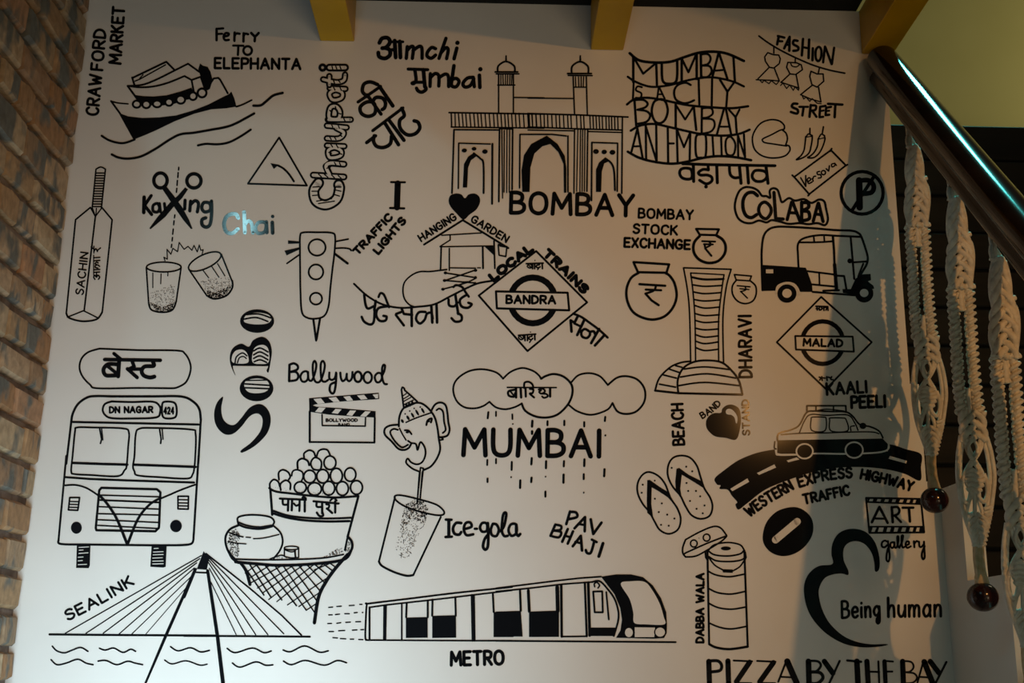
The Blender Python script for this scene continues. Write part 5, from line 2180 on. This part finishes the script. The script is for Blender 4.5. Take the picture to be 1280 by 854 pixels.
# raindrop
l 2 394,337 395,365
# raindrop
e 397,393 5,5
# raindrop
l 2.8 510,375 508,408
# raindrop
l 2.8 508,435 508,450
# raindrop
l 2.4 597,377 597,400
# raindrop
l 2.4 694,374 694,400
# raindrop
l 2.4 809,382 809,407
# raindrop
l 2.4 930,352 928,376
# raindrop
e 931,459 6,6
# raindrop
l 2.2 250,600 249,630
# raindrop
l 2.2 300,595 300,620
# raindrop
l 2.4 391,612 390,658
# raindrop
e 387,700 5,6
# raindrop
l 2.4 251,708 251,728
# raindrop
l 2.6 440,718 439,762
# raindrop
l 2.6 506,590 504,626
# raindrop
l 2.6 505,703 503,728
# raindrop
l 2.6 589,608 588,648
# raindrop
e 586,697 5,5
# raindrop
l 2.4 585,783 585,812
# raindrop
l 2.4 692,607 691,638
# raindrop
l 2.6 690,685 689,732
# raindrop
l 2.6 810,597 809,636
# raindrop
l 2.4 806,683 806,711
# raindrop
e 806,789 5,6
# raindrop
l 2.6 926,654 924,694
@ painted_word | bold black word Mumbai between the clouds and the raindrops | lettering
z E3
t 5.4 148 2 112,572 898,580 MUMBAI
@ painted_word | black hand lettering Ice-gola right of the tilted drinking glass | lettering
z E4
l 3.8 112,135 112,245
l 3.2 92,132 130,133
l 3.2 90,248 132,246
s 3.4 195,155 160,155 140,190 150,225 180,232 195,215
s 3.2 215,195 262,180 255,152 225,155 212,195 230,235 275,230
l 3 285,193 300,193
c 3.2 365,160 335,155 320,185 335,212 365,205
s 3.4 372,155 375,230 372,310 355,332 340,310 350,265 370,235
s 3.2 405,160 392,200 400,235 430,240 445,200 430,165 405,160
s 3.2 445,215 478,180 495,100 485,85 472,110 465,200 480,240 505,240
c 3.2 560,165 525,165 510,205 530,240 562,220
s 3.4 562,165 562,220 575,240 588,228
@ painted_words | slanting capitals Pav Bhaji left of the flip-flops | lettering
z E4
# lettering
l 3.2 920,78 895,162
s 3.2 920,80 960,85 965,115 905,130
l 3.2 1020,115 950,190
l 3.2 1020,115 1018,210
l 2.8 975,160 1015,168
l 3.2 1058,130 1075,228
l 3.2 1130,152 1075,228
# lettering
l 3.2 822,165 790,240
s 3 822,165 860,175 855,200 810,205
s 3 810,205 860,215 845,250 790,240
l 3.2 905,195 868,280
l 3.2 940,210 905,292
l 2.8 888,240 925,250
l 3.2 992,240 938,310
l 3.2 992,240 1000,338
l 2.8 955,280 995,290
l 3 1065,265 1098,282
s 3.2 1082,275 1060,350 1035,355 1025,335
l 3.6 1140,290 1112,378
@ train_drawing | long metro train drawing in perspective with dark windows and rounded nose | drawing
# carriage
z E5
s 2.2 1280,128 900,168 600,205 330,238 312,245 305,350 302,460 310,480 330,482
l 2 1280,150 800,208 440,248 332,264
l 2.4 330,264 330,480
l 2 305,482 1020,486
l 2 1035,486 1280,486
l 2.2 428,250 426,480
l 2.2 440,250 436,480
l 2 545,240 545,480
l 2.6 1012,182 1018,486
l 2.6 1025,182 1030,486
z E6
l 2 0,190 200,165 400,140 560,122 700,112
l 2 0,212 220,190 450,162 640,148
l 2.2 0,540 400,543 800,546 1198,549
l 3 435,172 438,512
l 2 440,512 605,510
l 2.6 592,152 605,510
l 3.2 615,152 625,505
# window
z E5
l 2.4 578,235 574,330
l 2.4 718,218 718,330
p 572,332 718,328 718,466 572,468
# window
l 2.4 750,212 748,320
l 2.4 902,195 905,320
p 748,320 906,316 908,466 748,468
# window
l 2.4 1152,168 1158,295
p 1157,295 1290,290 1290,462 1157,462
z E6
p -2,345 165,340 178,512 -2,512
l 2.6 160,205 165,340
# window
l 3.4 215,205 222,345
l 4.4 408,182 412,340
p 220,345 420,338 420,514 220,515
# cab_door
l 2.2 648,212 708,210 712,350 658,350 648,212
l 2 735,215 752,398
p 628,452 800,452 785,508 628,508
s 1.8 670,150 655,160 658,180
s 1.8 675,150 690,170 680,188
s 2.2 640,148 690,142 740,190 790,260 815,340 815,400 800,460 785,508
# nose
p 700,112 800,97 900,97 980,115 1045,170 1100,255 1135,350 1140,430 1138,490 1120,522 1050,526 900,522 800,520 830,470 840,400 828,320 790,230 740,165
i 1
f 832,160 900,143 990,147 1040,200 1090,290 1118,380 1122,430 1000,430 922,420 915,350 890,260
p 925,450 1060,452 1055,515 925,515
i 0
# headlight
e 890,485 36,38
i 1
e 886,485 26,30
i 0
# headlight
e 1095,482 42,38
i 1
e 1094,482 32,30
i 0
@ speed_lines_drawing | rows of short dashes trailing behind the metro train | drawing
z E5
l 1.6 58,264 84,262
l 1.6 112,258 142,256
l 1.6 195,252 228,250
l 1.6 265,244 280,244
l 1.6 58,314 82,314
l 1.6 102,312 130,309
l 1.6 165,306 195,306
l 1.6 228,300 248,298
l 1.6 282,298 286,298
l 1.6 52,372 76,371
l 1.6 112,370 138,366
l 1.6 172,364 202,362
l 1.6 238,360 270,359
l 1.6 60,425 90,425
l 1.6 124,420 165,418
l 1.6 216,416 246,414
l 1.6 272,413 290,412
l 1.6 86,466 116,468
l 1.6 136,472 172,474
l 1.6 202,476 224,476
l 1.6 258,478 286,479
@ painted_word | black word Metro under the train | lettering
z E5
t 3.8 88 2 875,650 1222,642 METRO
""")

# ------------------------------------------------------------------ handrail, hangings
A_ = at_y(1101, 82, -0.035); XRAIL = A_.x
B_ = at_x(1280, 299, XRAIL)
rd = (B_-A_).normalized(); rn = Vector((0, -rd.z, rd.y))
if rn.z < 0: rn = -rn
def rail_profile():
    P = []
    for k in range(24):                     # round grip
        a = math.radians(-50+280*k/23); P.append((0.041*math.cos(a), 0.019+0.037*math.sin(a)))
    P += [(-0.018, -0.012), (-0.020, -0.022)]
    for k in range(12):                     # bead along the underside
        a = math.radians(150+240*k/11); P.append((0.025*math.cos(a), -0.036+0.020*math.sin(a)))
    P += [(0.020, -0.022), (0.018, -0.012)]
    return P
bm = bmesh.new(); prof_ = rail_profile(); L0, L1 = 0.0, 2.6
ra = [bm.verts.new(A_+rd*L0+Vector((u, 0, 0))+rn*v) for u, v in prof_]
rb = [bm.verts.new(A_+rd*L1+Vector((u, 0, 0))+rn*v) for u, v in prof_]
for i in range(len(ra)): bm.faces.new((ra[i], ra[(i+1) % len(ra)], rb[(i+1) % len(ra)], rb[i]))
bm.faces.new(ra); bm.faces.new(list(reversed(rb)))
bmesh.ops.recalc_face_normals(bm, faces=bm.faces[:])
rail = bm_link('handrail', bm, None, (RAILW,), smooth=True, label='glossy dark wooden handrail sloping down to the right with three hangings on it', category='handrail')
es = rail.modifiers.new('edges', 'EDGE_SPLIT'); es.split_angle = math.radians(50)

P1 = at_x(1134, 172, XRAIL); Y1 = P1.y
PXM = (at_y(1135, 300, Y1)-at_y(1134, 300, Y1)).length      # metres per photo pixel at the first hanging
NECKM = noisy(mat('neck_cord', (0.52, 0.40, 0.24), 0.85, 0.1), (0.46, 0.35, 0.20), (0.58, 0.46, 0.30), 80)
def q3(px, py, dep=0.0):
    p = at_y(px, py, Y1); return Vector((p.x, p.y-dep*PXM, p.z))-P1
def lerp_tab(tab, y):
    if y <= tab[0][0]: return tab[0][1:]
    for a, b in zip(tab, tab[1:]):
        if y <= b[0]:
            t = (y-a[0])/(b[0]-a[0]); return tuple(a[i]+(b[i]-a[i])*t for i in range(1, len(a)))
    return tab[-1][1:]
def braid(bm, tab, n, period, r, y0, y1, flat=2.2):
    for j in range(n):
        pts = []
        for k in range(int((y1-y0)/1.6)+1):
            y = y0+k*1.6; l, rr = lerp_tab(tab, y); c, h = (l+rr)/2, max(0.5, (rr-l)/2-r)
            ph = 2*math.pi*(y/period+j/n)
            pts.append(q3(c+h*math.sin(ph), y, flat*math.sin(2*ph)+r))
        tube_into(bm, pts, r*PXM, 7)
def rope(bm, pts, r, dep=0.0):
    Pc = catmull(pts, n=5); tube_into(bm, [q3(x, y, dep) for x, y in Pc], r*PXM, 7)
root = bpy.data.objects.new('macrame_hanging', None); COL.objects.link(root); root.location = P1
up_tab = [(172, 1132.5, 1136), (178, 1132, 1141), (183, 1131, 1145), (188, 1133.5, 1148), (198, 1131, 1152), (215, 1130, 1152.5), (225, 1131, 1156), (233, 1131.5, 1158), (245, 1129, 1160.5), (255, 1128.5, 1161), (265, 1129, 1160), (275, 1131.5, 1160), (285, 1131, 1160)]
bm = bmesh.new()
rope(bm, [(1134, 150), (1135, 165), (1137, 178), (1139, 186)], 3.6, 2)
rope(bm, [(1133.5, 172), (1133, 180), (1136, 186), (1143, 185)], 2.6, 4)
rope(bm, [(1135, 170), (1141, 178), (1146, 187)], 2.4, 1)
bm_link('hanging_loop', bm, root, (CORD,), smooth=True)
bm = bmesh.new()
braid(bm, up_tab, 5, 64, 3.9, 184, 286)
rope(bm, [(1136, 186), (1132.5, 205), (1133, 225), (1139, 238)], 2.6, 3)
rope(bm, [(1146, 187), (1150.5, 205), (1151, 222), (1146, 236), (1134, 250), (1131, 265), (1136, 283)], 2.8, 4)
rope(bm, [(1146, 226), (1156, 233), (1159, 250), (1157, 272), (1155, 284)], 3.0, 4)
rope(bm, [(1144, 236), (1150, 241), (1151, 250), (1146, 256)], 2.2, 7)
for y, x0, x1 in ((184, 1132, 1146), (223, 1146, 1157), (280, 1132, 1142), (281, 1150, 1161)):
    rope(bm, [(x0, y), ((x0+x1)/2, y+2.5), (x1, y+1)], 3.0, 4)
bm_link('braided_panel', bm, root, (CORD,), smooth=True)
def spiral(name, pts, seed):
    bm = bmesh.new(); Pc = catmull(pts, n=40)
    tube_into(bm, [q3(x, y, 0) for x, y in Pc[::4]+[Pc[-1]]], 4.0*PXM, 8)
    for half in (0, 1):
        hp = []; ytot = Pc[-1][1]-Pc[0][1]; n = int(ytot/0.75)
        for k in range(n+1):
            t = k/n; i = min(len(Pc)-2, int(t*(len(Pc)-1))); f = t*(len(Pc)-1)-i
            x = Pc[i][0]+(Pc[i+1][0]-Pc[i][0])*f; y = Pc[i][1]+(Pc[i+1][1]-Pc[i][1])*f
            ph = 2*math.pi*(y/15.0)+math.pi*half+seed
            rr = 4.4+0.5*math.sin(y*0.21+seed)
            hp.append(q3(x+rr*math.cos(ph), y, rr*math.sin(ph)))
        tube_into(bm, hp, 2.3*PXM, 6)
    # knot tips standing out on both sides
    y = Pc[0][1]+3
    while y < Pc[-1][1]-2:
        t = (y-Pc[0][1])/(Pc[-1][1]-Pc[0][1]); i = min(len(Pc)-2, int(t*(len(Pc)-1))); x = Pc[i][0]
        for s in (-1, 1):
            c = q3(x+s*5.6, y+(3.7 if s > 0 else 0), 1.0)
            bmesh.ops.create_icosphere(bm, subdivisions=1, radius=2.2*PXM, matrix=Matrix.Translation(c))
        y += 7.5
    return bm_link(name, bm, root, (CORD,), smooth=True)
spiral('spiral_cord', [(1137, 283), (1140, 330), (1142.5, 380), (1146, 424)], 0.3)
spiral('spiral_cord', [(1155.5, 282), (1158, 330), (1161, 380), (1166, 424)], 1.7)
bm = bmesh.new(); rope(bm, [(1145, 278), (1146.5, 295), (1147.5, 309)], 3.0, 1); rope(bm, [(1149, 278), (1149.5, 296), (1149.5, 308)], 2.4, 0)
bm_link('loose_tail', bm, root, (CORD,), smooth=True)
bm = bmesh.new(); rope(bm, [(1153, 395), (1154, 410), (1155, 432)], 3.1, 1)
bm_link('loose_tail', bm, root, (CORD,), smooth=True)
lo_tab = [(420, 1139.5, 1173), (430, 1141, 1173), (445, 1142, 1174.5), (455, 1141, 1176)]
lo2 = [(530, 1146, 1177), (540, 1148, 1175), (555, 1153, 1172), (570, 1157.5, 1168.5)]
bm = bmesh.new()
braid(bm, lo_tab, 5, 60, 3.7, 421, 455)
for d in (0, 1):      # doubled outer cords of the oval
    rope(bm, [(1144+d*4, 448), (1140.5+d*3.6, 472), (1140.5+d*3.8, 500), (1145+d*3.5, 528), (1153+d*2, 552), (1159, 568)], 2.4, 3-d*2)
    rope(bm, [(1172-d*4, 446), (1178-d*4, 466), (1181.5-d*4.2, 492), (1179-d*4, 518), (1174-d*3.5, 545), (1167-d*2, 566)], 2.4, 3-d*2)
    rope(bm, [(1147+d*3, 448), (1150+d*3, 462), (1157+d*3, 476), (1165+d*2, 488), (1168+d*2, 500)], 2.1, 4)
    rope(bm, [(1169-d*3, 446), (1166-d*3, 462), (1158-d*3, 476), (1150-d*2, 488), (1147-d*2, 500)], 2.1, 5)
rope(bm, [(1156, 452), (1151.5, 459), (1151.5, 467), (1156, 474), (1160.5, 467), (1160.5, 459), (1156, 452)], 1.9, 7)
for dy in (-9, -4, 1, 6, 11):   # flat square knots in the middle
    w_ = 11-abs(dy-1)*0.35
    rope(bm, [(1158-w_, 497+dy), (1158-w_*0.4, 495+dy), (1158+w_*0.4, 498+dy), (1158+w_, 496+dy)], 3.0, 5+1.5*math.cos(dy/6))
rope(bm, [(1147, 492), (1144, 503), (1144, 515), (1149, 522), (1154, 516), (1155, 508)], 2.4, 4)
rope(bm, [(1169, 490), (1172.5, 500), (1173, 513), (1169, 521), (1163, 515), (1161.5, 507)], 2.4, 4)
rope(bm, [(1156, 505), (1153, 520), (1150, 534), (1155, 550)], 2.2, 2)
rope(bm, [(1160, 505), (1164, 520), (1168, 534), (1165, 550)], 2.2, 2)
rope(bm, [(1158, 505), (1159, 520), (1159, 540), (1160, 560)], 2.2, 3)
braid(bm, lo2, 7, 44, 2.6, 534, 569)
y = 526
while y < 568:
    l, r_ = lerp_tab(lo2, y); rope(bm, [(r_-8, y+3), (r_-3, y+1.5), (r_+1.5, y-0.5)], 2.0, 4); y += 4.6
l = 566
rope(bm, [(1156.5, 567), (1163, 570), (1169.5, 567)], 2.8, 3)
bm_link('oval_panel', bm, root, (CORD,), smooth=True)
bm = bmesh.new()
pts = [(1163, 569), (1163.5, 585), (1165.5, 600), (1167, 612)]
Pc = catmull(pts, n=4); tube_into(bm, [q3(x, y, 0) for x, y in Pc], [ (5.2+ (1.2 if i > len(Pc)-5 else 0))*PXM for i in range(len(Pc))], 10)
for dx in (-3, 0.5, 3.5):
    rope(bm, [(1163+dx, 569), (1163.5+dx, 585), (1165.5+dx, 600), (1168+dx*1.5, 613)], 2.3, 3.2)
bm_link('tassel_neck', bm, root, (NECKM,), smooth=True, label='tan cord neck above the bead')
bm = bmesh.new(); bmesh.ops.create_uvsphere(bm, u_segments=32, v_segments=20, radius=16.2*PXM, matrix=Matrix.Translation(q3(1168.4, 625.5, 0)) @ Matrix.Diagonal((1, 1, 0.94, 1)))
bm_link('wooden_bead', bm, root, (BEADM,), smooth=True, label='glossy dark round wooden bead')
def tag_h(o, lab): o['label'] = lab; o['category'] = 'hanging'; o['group'] = 'macrame hangings on the handrail'
tag_h(root, 'cream knotted macrame hanging with dark bead, nearest the painted wall')
for (px, py), lab in (((1185.5, 236), 'cream knotted macrame hanging with dark bead, middle one of three on the handrail'),
                      ((1238, 309), 'cream knotted macrame hanging at the right edge of the photo, its end out of frame'),
                      ((1305, 398), 'cream knotted macrame hanging added for its shadow beyond the right edge of the photo'),  # this hanging and the next are added out of view to shade the wall
                      ((1390, 512), 'cream knotted macrame hanging added for its shadow furthest down the handrail, outside the photo')):
    p = at_x(px, py, XRAIL)
    r2 = root.copy(); COL.objects.link(r2); r2.location = p; tag_h(r2, lab)
    for ch in list(root.children):
        c_ = ch.copy(); COL.objects.link(c_); c_.parent = r2
